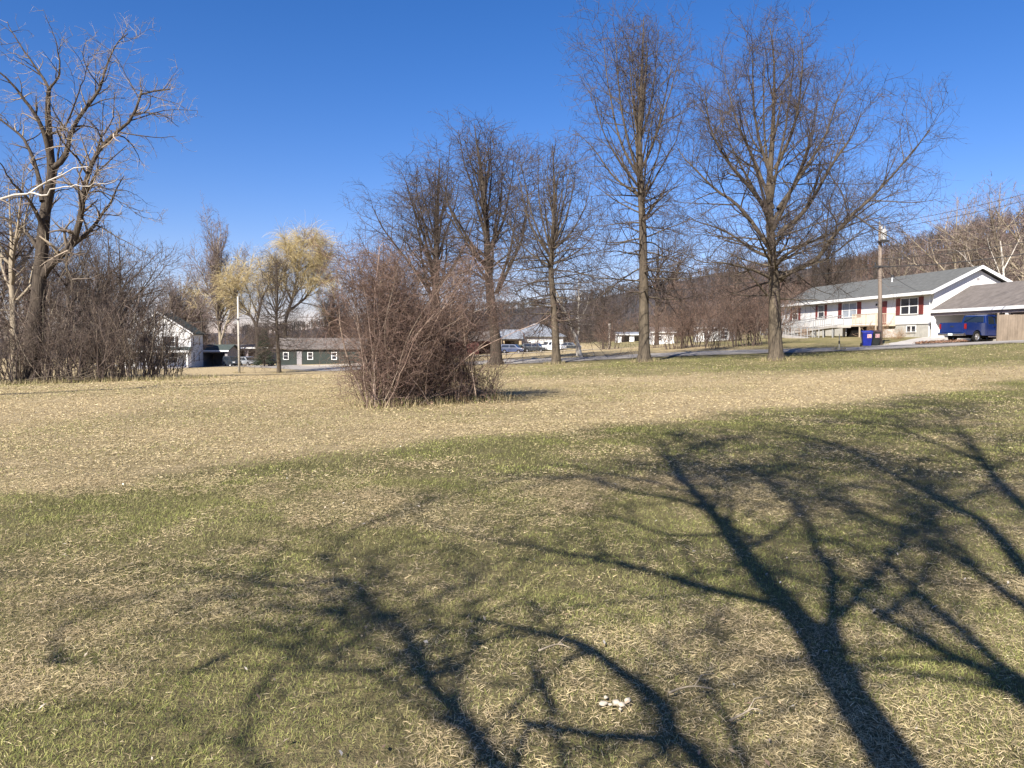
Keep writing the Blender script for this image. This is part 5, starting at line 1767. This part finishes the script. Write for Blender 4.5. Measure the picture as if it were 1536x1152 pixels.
def car(name, label, loc, rz, kind, pm, L=4.6, H=1.65, W=1.8, cat='car', group=None):
    o = empty(name, loc, rz, label, cat, group)
    hw = W / 2
    wb0, wb1 = 0.2 * L, 0.8 * L
    bl = 0.62 * H
    low_ = [(0.0, 0.4)] + arch(wb0, 0.36, 0.4, 6) + [(wb0 + 0.45, 0.3), (wb1 - 0.45, 0.3)] + arch(wb1, 0.36, 0.4, 6) + [(L - 0.02, 0.42), (L, 0.6), (L - 0.06, bl - 0.12), (L * 0.76, bl), (0.05, bl), (0.0, 0.6)]
    MB().prism(low_, -hw, hw, 'y').build('body', pm, o, bevel=0.04)
    if kind == 'suv': top = [(0.04, bl - 0.01), (L * 0.78, bl - 0.01), (L * 0.62, H - 0.03), (L * 0.5, H), (0.25, H - 0.02), (0.1, H - 0.12)]
    elif kind == 'pickup': top = [(L * 0.42, bl - 0.01), (L * 0.76, bl - 0.01), (L * 0.66, H - 0.03), (L * 0.6, H), (L * 0.47, H - 0.02)]
    else: top = [(L * 0.08, bl - 0.01), (L * 0.74, bl - 0.01), (L * 0.58, H - 0.03), (L * 0.45, H), (L * 0.28, H - 0.03)]
    y2 = lambda z: hw - 0.02 - max(0, z - bl) * 0.25
    n = len(top)
    MB().add([(x, s * y2(z), z) for s in (-1, 1) for x, z in top], [tuple(range(n)), tuple(range(2 * n - 1, n - 1, -1))] + [(i, (i + 1) % n, n + (i + 1) % n, n + i) for i in range(n)]).build('cabin', pm, o, bevel=0.03)
    x0, x1 = top[0][0], top[1][0]
    for sg in (-1, 1):
        g_ = MB()
        xs_ = [x0 + 0.22, (x0 + x1) / 2 - 0.05, (x0 + x1) / 2 + 0.05, x1 - 0.25]
        zt = H - 0.14
        side_glass(g_, [(xs_[0], bl + 0.04), (xs_[1], bl + 0.04), (xs_[1], zt), (xs_[0] + (0.15 if kind != 'sedan' else 0.7), zt)], lambda z: sg * (y2(z) + 0.006), 0, hw)
        side_glass(g_, [(xs_[2], bl + 0.04), (xs_[3], bl + 0.04), (xs_[3] - 0.62, zt), (xs_[2], zt)], lambda z: sg * (y2(z) + 0.006), 0, hw)
        g_.build('window', M['car_glass'], o)
        MB().box(-0.01, 0.1, min(sg * (hw - .3), sg * (hw + .004)), max(sg * (hw - .3), sg * (hw + .004)), bl - 0.3, bl - 0.08).build('tail_light', M['lamp_red'], o)
        MB().box(L - 0.12, L + 0.004, min(sg * (hw - .4), sg * (hw - .05)), max(sg * (hw - .4), sg * (hw - .05)), bl - 0.34, bl - 0.16).build('headlight', M['lamp_clear'], o)
        for x in (wb0, wb1): wheel(o, x, sg * (hw - 0.12), 0.34, sg)
    ws = MB()
    (xa, za), (xb, zb) = top[1], top[2]
    f0, f1 = 0.14, 0.9
    pa = (xa + (xb - xa) * f0 + 0.012, za + (zb - za) * f0 + 0.008)
    pb = (xa + (xb - xa) * f1 + 0.012, za + (zb - za) * f1 + 0.008)
    v = [(pa[0], -y2(pa[1]) + .1, pa[1]), (pa[0], y2(pa[1]) - .1, pa[1]), (pb[0], y2(pb[1]) - .1, pb[1]), (pb[0], -y2(pb[1]) + .1, pb[1])]
    ws.add(v + [(p[0] - 0.03, p[1], p[2] - 0.02) for p in v], [(0, 1, 2, 3), (4, 7, 6, 5), (0, 4, 5, 1), (1, 5, 6, 2), (2, 6, 7, 3), (3, 7, 4, 0)])
    ws.build('windscreen', M['car_glass'], o)
    return o


G1 = 'vehicles parked before the metal-roofed building'


def car_at(u, D, *a, **k):
    x, y, z = gat(u, D, 0.02)
    return (x, y, z)


car('parked_car', 'navy-grey sport utility car, leftmost of the vehicles before the metal roof', car_at(752, 148), R(-18), 'suv', M['navy_paint'], 4.7, 1.75, cat='car', group=G1)
car('parked_car', 'small greenish car between the navy and the dark sport utility cars', car_at(779, 152), R(-60), 'suv', M['green_paint'], 4.2, 1.5, group=G1)
car('parked_car', 'dark sport utility car left of the white pickup', car_at(786, 147), R(-20), 'suv', M['dark_paint'], 4.6, 1.75, group=G1)
car('parked_car', 'grey car tucked in just left of the white pickup', car_at(803, 152), R(-55), 'sedan', M['grey_paint'], 4.3, 1.45, group=G1)
car('pickup_truck', 'white pickup truck facing the road in front of the metal-roofed building', car_at(811, 148), R(-38), 'pickup', M['white_paint'], 5.4, 1.9, 1.95, 'pickup truck', group=G1)
car('parked_car', 'dark car showing just right of the drooping oak trunk', car_at(838, 149), R(-10), 'sedan', M['dark_paint'], 4.4, 1.45, group=G1)
G2 = 'cars parked beside the left outbuildings'
car('parked_car', 'dark car under the grey outbuilding, left of the white pole', car_at(341, 119), R(-50), 'suv', M['dark_paint'], 4.4, 1.6, group=G2)
car('parked_car', 'grey car right of the white pole before the outbuilding', car_at(360, 118), R(-40), 'sedan', M['grey_paint'], 4.4, 1.45, group=G2)
# utility trailer with a wooden rack
x, y, z = gat(392, 106, 0.0)
tr = empty('utility_trailer', (x, y, z), R(8), 'small utility trailer with pale timber rack left of the dark cottage', 'trailer')
MB().box(0, 2.3, -0.6, 0.6, 0.5, 0.72).build('bed', M['metal_dark'], tr)
b = MB()
for px, py in ((0.6, -0.55), (2.2, -0.55), (0.6, 0.55), (2.2, 0.55)):
    b.box(px - 0.04, px + 0.04, py - 0.04, py + 0.04, 0.72, 2.0)
for py in (-0.55, 0.55):
    b.box(0.56, 2.3, py - 0.035, py + 0.035, 2.0, 2.08)
b.box(0.56, 0.64, -0.515, 0.515, 2.0, 2.08)
b.build('rack', M['wood_tan'], tr)
for sg in (-1, 1): wheel(tr, 1.2, sg * 0.72, 0.3, sg)
MB().tube([(0, 0, 0.55), (-0.9, 0, 0.5)], 0.04, 6).build('tow_bar', M['metal_dark'], tr)

# ------------------------------------------------------------------ bins, poles, wires
def bin_(name, label, u, D, rz, pm, lid_m):
    x, y, z = gat(u, D, 0.02)
    z = max(z, float(ground(x, y)) + 0.02)
    o = empty(name, (x, y, z), rz, label, 'bin', 'wheeled bins by the utility pole')
    b = MB()
    w0, w1, d0, d1 = 0.25, 0.33, 0.27, 0.38
    v = [(-w0, -d0, 0.06), (w0, -d0, 0.06), (w0, d0, 0.06), (-w0, d0, 0.06), (-w1, -d1, 0.98), (w1, -d1, 0.98), (w1, d1, 0.98), (-w1, d1, 0.98)]
    b.add(v, [(3, 2, 1, 0), (4, 5, 6, 7), (0, 1, 5, 4), (1, 2, 6, 5), (2, 3, 7, 6), (3, 0, 4, 7)])
    b.box(-w1 - 0.02, w1 + 0.02, -d1 - 0.02, d1 + 0.02, 0.94, 0.99)
    b.build('body', pm, o, bevel=0.02)
    l = MB().prism([(-0.42, 1.0), (0.42, 1.0), (0.40, 1.05), (0.1, 1.11), (-0.38, 1.06)], -0.36, 0.36, 'x')
    l.build('lid', lid_m, o, bevel=0.015)
    MB().tube([(-0.28, 0.46, 0.98), (0.28, 0.46, 0.98)], 0.022, 6).build('handle', lid_m, o)
    for sg in (-1, 1):
        MB().tube([(sg * 0.27, 0.3, 0.13), (sg * 0.34, 0.3, 0.13)], 0.13, 12).build('wheel', M['tyre'], o)
    # square label on the front
    q = MB().box(-0.02, 0.24, -0.385, -0.36, 0.60, 0.86)
    q.build('sticker', M['sticker'], o)
    q = MB()
    q.box(0.03, 0.19, -0.391, -0.386, 0.65, 0.665)
    q.box(0.03, 0.19, -0.391, -0.386, 0.79, 0.805)
    q.box(0.03, 0.045, -0.391, -0.386, 0.665, 0.79)
    q.box(0.175, 0.19, -0.391, -0.386, 0.665, 0.79)
    q.build('sticker_mark', M['sticker_red'], o)
    return o


M['sticker'] = mat('sticker_pink', (0.62, 0.38, 0.36), 0.5)
M['sticker_red'] = mat('sticker_red', (0.35, 0.04, 0.05), 0.5)
M['bin_blue'] = mat('bin_blue', (0.006, 0.018, 0.24), 0.45, 2, 0.1)
M['bin_dark'] = mat('bin_dark', (0.014, 0.017, 0.014), 0.5, 2, 0.1)
M['bin_lid'] = mat('bin_lid_maroon', (0.045, 0.018, 0.018), 0.5)
bin_('wheeled_bin', 'bright blue wheeled bin standing left of the dark one at the roadside', 1300, 53, R(-16), M['bin_blue'], M['bin_blue'])
bin_('wheeled_bin', 'black wheeled bin with maroon lid against the wooden utility pole', 1311.5, 53.2, R(-12), M['bin_dark'], M['bin_lid'])

M['pole_wood'] = mat('pole_wood', (0.215, 0.17, 0.135), 0.9, 2, 0.25, stretch=(1, 1, 0.2), bump=0.3)
M['pole_pale'] = mat('pole_pale', (0.47, 0.44, 0.375), 0.8, 2, 0.12, stretch=(1, 1, 0.2))
M['wire'] = mat('wire', (0.03, 0.028, 0.027), 0.7)
M['porcelain'] = mat('porcelain', (0.5, 0.5, 0.49), 0.35)
G3 = 'utility poles along the road'
x, y, z = gat(1320.5, 53.6)
pole = empty('utility_pole', (x, y, z - 0.1), 0, 'wooden utility pole with white transformer beside the bins', 'pole', G3)
lean = -0.028
MB().tube([(0, 0, 0), (lean * 4, 0, 4), (lean * 8.5, 0, 8.4)], [0.155, 0.13, 0.105], 10).build('post', M['pole_wood'], pole, smooth=True)
tf = MB()
tf.tube([(lean * 7.6 + 0.1, -0.3, 7.4), (lean * 7.6 + 0.1, -0.3, 7.44), (lean * 7.6 + 0.1, -0.3, 8.06), (lean * 7.6 + 0.1, -0.3, 8.14)], [0.16, 0.2, 0.2, 0.12], 14)
tfo = tf.build('transformer', M['porcelain'], pole, smooth=True)
b = MB()
b.tube([(lean * 8 - 0.05, -0.35, 8.12), (lean * 8 - 0.05, -0.35, 8.42)], [0.06, 0.04], 8)
b.tube([(lean * 8 + 0.2, -0.25, 8.12), (lean * 8 + 0.2, -0.25, 8.38)], [0.06, 0.04], 8)
b.build('insulator', M['porcelain'], tfo)
b = MB().box(lean * 6.9 - 0.2, lean * 6.9 + 0.42, -0.5, 0.0, 7.27, 7.37)
b.build('bracket', M['metal_dark'], pole)
b = MB().box(lean * 5.6 - 0.5, lean * 5.6 + 0.55, -0.17, -0.1, 5.55, 5.68)
b.build('cable_clamp', M['metal_dark'], pole)
MB().tube([(lean * 8.5, 0, 8.38), (lean * 8.5 - 0.04, 0, 8.75)], [0.05, 0.04], 6).build('top_pin', M['porcelain'], pole)
TOPR = (x + lean * 8.5, y, z + 8.4)
MIDR = (x + lean * 5.6, y - 0.15, z + 5.5)

x, y, z = gat(358, 85)
p2 = empty('utility_pole', (x, y, z - 0.1), 0, 'slim white utility pole standing at the far field edge', 'pole', G3)
MB().tube([(0, 0, 0), (0, 0, 8.55)], [0.13, 0.09], 10).build('post', M['pole_pale'], p2, smooth=True)
MB().box(-0.2, 0.2, -0.2, -0.12, 6.0, 6.1).build('cable_clamp', M['metal_dark'], p2)
TOPL, MIDL = (x, y, z + 8.3), (x, y - 0.2, z + 6.0)
x, y, z = gat(914, 105)
p4 = empty('utility_pole', (x, y, z - 0.1), 0, 'short pale utility post beyond the road, left of the white shed', 'pole', G3)
MB().tube([(0, 0, 0), (0, 0, 3.6)], [0.14, 0.12], 8).build('post', M['pole_pale'], p4, smooth=True)


def wire(label, a, b, sag, r=0.014, group='overhead lines'):
    a, b = Vector(a), Vector(b)
    pts = []
    for i in range(21):
        t_ = i / 20
        p_ = a.lerp(b, t_)
        p_.z -= sag * 4 * t_ * (1 - t_)
        pts.append(p_)
    o = MB().tube(pts, r, 5).build('overhead_line', M['wire'])
    return tag(o, label, 'cable', group)


# lines run on along the road to the right, past the frame
wire('topmost overhead line from the transformer pole to the right', TOPR, at(1640, 262, 48), 0.25, 0.016)
wire('overhead line second from top right of the transformer pole', (TOPR[0], TOPR[1], TOPR[2] - 0.35), at(1640, 273, 48), 0.25, 0.016)
wire('overhead line crossing just over the sycamore top', (TOPR[0], TOPR[1], TOPR[2] - 1.1), at(1640, 312, 48), 0.25, 0.014)
wire('thinner of the two low cables in front of the sycamore', (MIDR[0], MIDR[1], MIDR[2] + 0.55), at(1640, 342, 48), 0.3, 0.022)
wire('thick lowest cable passing in front of the sycamore', MIDR, at(1640, 361, 48), 0.35, 0.032)
wire('upper overhead line spanning between the transformer pole and the white pole', TOPR, TOPL, 0.9, 0.012)
wire('lower cable spanning between the transformer pole and the white pole', MIDR, MIDL, 0.8, 0.02)
wire('lower cable running left from the white pole past the farmhouse', MIDL, at(-60, 492, 96), 0.5, 0.03)
wire('upper overhead line running left from the white pole', TOPL, at(-60, 420, 96), 0.4, 0.014)
wire('service cable dropping from the transformer pole to the ranch house eave', MIDR, (C0[0] + 1.5, C0[1] + 3.0, BZ + 3.7), 0.35, 0.014)

# road marker post
x, y, z = gat(1259, 46.4)
mk = empty('marker_post', (x, y, z - 0.05), R(2), 'thin pale marker stake with dark band at the road edge', 'post')
MB().tube([(0, 0, 0), (0, 0, 1.05)], 0.022, 8).build('stake', M['pole_pale'], mk)
MB().tube([(0, 0, 0.45), (0, 0, 0.62)], 0.05, 8).build('band', M['metal_dark'], mk)
# leaf heap at the carport drive edge
def leaf_quads(P, size, cols_pal, tilt=0.5):
    n = len(P)
    az = rng.random(n) * 6.283
    a = np.stack([np.cos(az), np.sin(az), rng.normal(0, tilt, n)], 1)
    b_ = norm(np.cross(a, np.array([0, 0, 1.0]) + rng.normal(0, tilt, (n, 3))))
    a = norm(a)
    s = (size * rng.uniform(0.6, 1.3, n))[:, None]
    wd = s * rng.uniform(0.3, 0.55, n)[:, None]
    cu = np.array([0, 0, 1.0]) * s * 0.25
    V = np.stack([P - a * s, P - a * s * .2 + b_ * wd + cu, P + a * s, P - a * s * .1 - b_ * wd + cu * .6], 1).reshape(-1, 3)
    Qd = np.arange(n * 4).reshape(n, 4)
    pal = np.array(cols_pal)[rng.integers(0, len(cols_pal), n)] * rng.uniform(0.7, 1.25, (n, 1))
    return V, Qd, np.repeat(pal, 4, axis=0)


M['leaf'] = mat('dry_leaf', (1, 1, 1), 0.8, attr='tint')
n = 1800
q = rng.random(n)
ux = 1375 + 70 * q + rng.normal(0, 4, n)
yy = 51.6 + rng.normal(0, 0.5, n) + q * 0.6
xx = (ux - CX) / F_PX * yy
V, Qd, cc = leaf_quads(np.stack([xx, yy, ground(xx, yy) + 0.1 + np.abs(rng.normal(0, 0.06, n))], 1), 0.08, [(0.23, 0.12, 0.07), (0.18, 0.09, 0.055), (0.28, 0.17, 0.10)])
tag(quads_mesh('leaf_heap', V, Qd, M['leaf'], cols=cc), 'brown leaf heap along the edge of the concrete drive before the truck', 'leaves', kind='stuff')

# ------------------------------------------------------------------ lawn
def grass(bands):
    Vs, Ls, St, To, cs, b, lb = [], [], [], [], [], 0, 0
    for (y0_, y1_, per, hgt, wid, bent) in bands:
        half = lambda y: 0.70 * y + 5.0
        n = int(2 * half(y1_) * (y1_ - y0_) * per)
        y = y0_ + (y1_ - y0_) * rng.random(n)
        x = (rng.random(n) * 2 - 1) * half(y1_)
        dn = fbm(x * 1.7, y * 1.7, 5, 3)
        k = (np.abs(x) < half(y)) & (rng.random(n) < np.clip(0.4 + 1.4 * (dn - 0.25), 0.2, 1) * np.where(np.abs(x) < 0.70 * y + 1.0, 1.0, 0.4))
        x, y = x[k], y[k]
        n = len(x)
        z = zmesh(x, y)
        g_ = green_mask(x, y)
        pn = fbm(x * 0.8, y * 0.8, 17, 4)
        pn2 = fbm(x * 3.1, y * 3.1, 27, 3)
        pg = np.clip(g_ * (0.86 + 3.4 * (pn - 0.5) + 1.6 * (pn2 - 0.5)) + 0.03, 0.02, 0.95)
        isg = rng.random(n) < pg
        az = rng.random(n) * 6.283
        el = np.where(isg, rng.uniform(0.25, 1.2, n), rng.uniform(0.0, 0.5, n))
        ln = hgt * rng.uniform(0.45, 1.5, n)
        z = z + np.where(isg, -0.004, rng.uniform(0.003, 0.022, n) * min(1.0, hgt / 0.04))
        d = np.stack([np.cos(az) * np.cos(el), np.sin(az) * np.cos(el), np.sin(el)], 1)
        sd = np.stack([-np.sin(az), np.cos(az), rng.normal(0, 0.5, n)], 1)
        w_ = (wid * rng.uniform(0.55, 1.35, n) * np.where(np.abs(x) < 0.70 * y + 1.0, 1.0, 1.7))[:, None]
        p0 = np.stack([x, y, z], 1)
        p2 = p0 + d * ln[:, None]
        p2[:, 2] -= ln * 0.2 * np.sin(el)
        gp_ = np.array([(0.17, 0.185, 0.046), (0.22, 0.22, 0.066), (0.115, 0.13, 0.036), (0.28, 0.26, 0.10)])
        sp_ = np.array([(0.42, 0.337, 0.19), (0.365, 0.29, 0.157), (0.31, 0.242, 0.13), (0.47, 0.39, 0.24), (0.215, 0.165, 0.088)])
        col = np.where(isg[:, None], gp_[rng.integers(0, len(gp_), n)], sp_[rng.choice(len(sp_), n, p=[.27, .28, .2, .08, .17])])
        col = col * np.where(isg, 1.0, 0.9 + 0.22 * (1 - g_))[:, None]
        col = col * (rng.uniform(0.75, 1.25, n) * np.where(g_ > 0.3, 0.92 + 0.64 * fbm(x * 1.1, y * 1.1, 77, 5), 0.98 + 0.42 * fbm(x * 0.8, y * 0.8, 77, 5)))[:, None]
        br = np.clip((fbm(x * 1.5, y * 1.5, 63, 4) - 0.52) * 6, 0, 0.4)[:, None] * g_[:, None]
        col = col * (1 - br) + col.mean(1, keepdims=True) * np.array([1.0, 0.72, 0.48]) * br
        if bent:
            p1 = p0 + d * (ln * 0.5)[:, None]
            p1[:, 2] += ln * 0.025
            V = np.stack([p0 - sd * w_ * .5, p0 + sd * w_ * .5, p1 + sd * w_ * .45, p2, p1 - sd * w_ * .45], 1)
            q = np.array([[0, 1, 2, 4], [4, 2, 3, 3]])
            ii = np.arange(n)[:, None] * 5 + b
            Ls.append((ii + np.array([[0, 1, 2, 4, 4, 2, 3]])).ravel())
            St.append((np.arange(n)[:, None] * 7 + np.array([[0, 4]]) + lb).ravel())
            To.append(np.tile([4, 3], n))
            b += n * 5
            lb += n * 7
            m_ = 5
        else:
            V = np.stack([p0 - sd * w_ * .5, p0 + sd * w_ * .5, p2 + sd * w_ * .12, p2 - sd * w_ * .12], 1)
            Ls.append(np.arange(n * 4) + b)
            St.append(np.arange(n) * 4 + lb)
            To.append(np.full(n, 4))
            b += n * 4
            lb += n * 4
            m_ = 4
        Vs.append(V.reshape(-1, 3))
        cs.append(np.repeat(col, m_, axis=0))
    o = raw_mesh('grass', np.concatenate(Vs), np.concatenate(Ls), np.concatenate(St), np.concatenate(To), M['blade'], cols=np.concatenate(cs))
    return tag(o, 'short mixed green and dry straw grass of the field', 'grass', kind='stuff')


M['blade'] = mat('grass_blade', (1, 1, 1), 0.75, attr='tint', spec=0.2)
grass([(1.6, 5.0, 17000, 0.032, 0.0017, True), (5.0, 9.0, 6500, 0.036, 0.0032, False), (9.0, 16.0, 1700, 0.038, 0.0066, False),
       (16.0, 28.0, 520, 0.045, 0.0105, False), (28.0, 45.0, 120, 0.055, 0.018, False)])

# longer dry grass the mower leaves round trunks and under the bramble
TUFT = [(at(u, HOR, D)[0], D, r, k) for u, D, r, k in [(1165, 40, 0.75, 700), (967, 42, 0.65, 600), (832, 49, 0.6, 500), (740, 54, 0.65, 400), (417, 85, 0.6, 250), (871, 57, 0.6, 300), (1320, 53.4, 0.5, 300), (1259, 46.4, 0.3, 200), (358, 85, 0.6, 250)]]
bx, by, bh = [], [], []
for x, y, r, k in TUFT:
    a = rng.random(k) * 6.283
    q = r * np.sqrt(rng.random(k)) + 0.12
    bx.append(x + q * np.cos(a))
    by.append(y + q * np.sin(a))
    bh.append(np.full(k, 0.22))
t_ = rng.random(4200)
bx.append((548 + 200 * t_ - CX) / F_PX * 19 + rng.normal(0, 0.22, 4200))
by.append(18.8 + t_ * 2.3 + rng.normal(0, 0.5, 4200))
bh.append(np.full(4200, 0.2))
t_ = rng.random(5200)
bx.append(np.interp(t_, [0, 1], [-27, -15.5]) + rng.normal(0, 0.3, 5200))
by.append(np.interp(t_, [0, 1], [34.5, 39.5]) + rng.normal(0, 0.8, 5200))
bh.append(np.full(5200, 0.26))
x, y, h = np.concatenate(bx), np.concatenate(by), np.concatenate(bh) * rng.uniform(0.4, 1.3, sum(len(q) for q in bx))
n = len(x)
z = zmesh(x, y) - 0.01
az = rng.random(n) * 6.283
el = rng.uniform(0.5, 1.5, n)
d = np.stack([np.cos(az) * np.cos(el), np.sin(az) * np.cos(el), np.sin(el)], 1)
sd = np.stack([-np.sin(az), np.cos(az), np.zeros(n)], 1) * 0.009
p0 = np.stack([x, y, z], 1)
V = np.stack([p0 - sd, p0 + sd, p0 + d * h[:, None] + sd * .2, p0 + d * h[:, None] - sd * .2], 1).reshape(-1, 3)
cc = np.array([(0.44, 0.36, 0.21), (0.34, 0.27, 0.15), (0.24, 0.19, 0.10), (0.18, 0.18, 0.06)])[rng.integers(0, 4, n)] * rng.uniform(0.7, 1.2, (n, 1))
tag(quads_mesh('tall_grass', V, np.arange(n * 4).reshape(n, 4), M['blade'], cols=np.repeat(cc, 4, axis=0)), 'longer dry grass left round tree trunks and under the thickets', 'grass', kind='stuff')

# dead leaves scattered over the lawn
n = 550
y = 2.0 + 13 * rng.random(n) ** 1.5
x = (rng.random(n) * 2 - 1) * (0.7 * y + 1.5)
V, Qd, cc = leaf_quads(np.stack([x, y, zmesh(x, y) + 0.03], 1), 0.017, [(0.36, 0.28, 0.2), (0.42, 0.35, 0.25), (0.26, 0.17, 0.11), (0.38, 0.28, 0.16), (0.48, 0.43, 0.35)], 0.35)
tag(quads_mesh('leaf_litter', V, Qd, M['leaf'], cols=cc), 'small dry leaf fragments scattered through the lawn', 'leaves', kind='stuff')
# leaf litter under the bramble
n = 900
t_ = rng.random(n)
x = (555 + 190 * t_ - CX) / F_PX * 19 + rng.normal(0, 0.25, n)
y = 18.9 + t_ * 2.3 + rng.normal(0, 0.45, n)
V, Qd, cc = leaf_quads(np.stack([x, y, zmesh(x, y) + 0.03 + rng.random(n) * 0.05], 1), 0.05, [(0.2, 0.125, 0.08), (0.25, 0.165, 0.10), (0.13, 0.085, 0.055)], 0.4)
tag(quads_mesh('leaf_litter', V, Qd, M['leaf'], cols=cc), 'reddish-brown leaf litter under the bramble thicket', 'leaves', kind='stuff')

# pale lumps in the lawn
M['pale_stone'] = mat('pale_stone', (0.40, 0.35, 0.27), 0.8, 40, 0.15)
import bmesh
for i, (u, v, s, lb) in enumerate([(905, 1065, 1.25, 'white pebble at the left end of the little cluster in the lawn'), (909, 1055, 0.8, 'small white pebble farthest back in the cluster in the lawn'),
                                   (924, 1063, 1.3, 'broad white pebble in the middle of the cluster in the lawn'), (932, 1066, 1.05, 'white pebble touching the right side of the broad middle one'),
                                   (941, 1059, 1.1, 'white pebble lying apart at the right of the cluster'), (930, 1073, 0.55, 'tiny white pebble at the front of the cluster'),
                                   (915, 1066, 0.6, 'tiny white pebble between the left and the broad middle ones')]):
    bm = bmesh.new()
    bmesh.ops.create_icosphere(bm, subdivisions=2, radius=0.0125 * s)
    for w_ in bm.verts:
        q = 1 + rng.normal(0, 0.16)
        w_.co = Vector((w_.co.x * q * 1.25, w_.co.y * q, w_.co.z * q * 0.75))
    me = bpy.data.meshes.new('pebble')
    bm.to_mesh(me)
    bm.free()
    me.polygons.foreach_set('use_smooth', [True] * len(me.polygons))
    me.materials.append(M['pale_stone'])
    o = bpy.data.objects.new('pebble', me)
    COL.objects.link(o)
    f_ = on_flat(u, v)
    o.location = (f_[0], f_[1], float(zmesh(f_[0], f_[1])) + 0.022)
    o.rotation_euler = (0, 0, i)
    tag(o, lb, 'pebble', 'white pebbles clustered in the lawn')
# fallen twigs
for pts, lb in [([(1003, 1055), (1018, 1049), (1040, 1047), (1070, 1050)], 'straight fallen twig just right of the white pebbles'), ([(1095, 1098), (1112, 1087), (1130, 1081), (1144, 1082)], 'crooked fallen twig nearest the thick trunk shadow'),
                ([(808, 990), (836, 980), (858, 984)], 'short pale twig lying left of the white pebbles')]:
    P_ = []
    for u, v in pts:
        f_ = on_flat(u, v)
        P_.append((f_[0], f_[1], float(zmesh(f_[0], f_[1])) + 0.045 + rng.normal(0, 0.006)))
    P_ = spline(P_, 9)
    m = MB().tube([tuple(p) for p in P_], [0.006 - 0.0004 * i for i in range(9)], 5)
    p_ = Vector(P_[5])
    m.tube([p_, p_ + Vector((0.05, 0.07, 0.02)), p_ + Vector((0.12, 0.11, 0.01))], [0.003, 0.0025, 0.0015], 4)
    o = m.build('fallen_twig', M['bark_pale'], smooth=True)
    tag(o, lb, 'twig', 'twigs lying on the lawn')
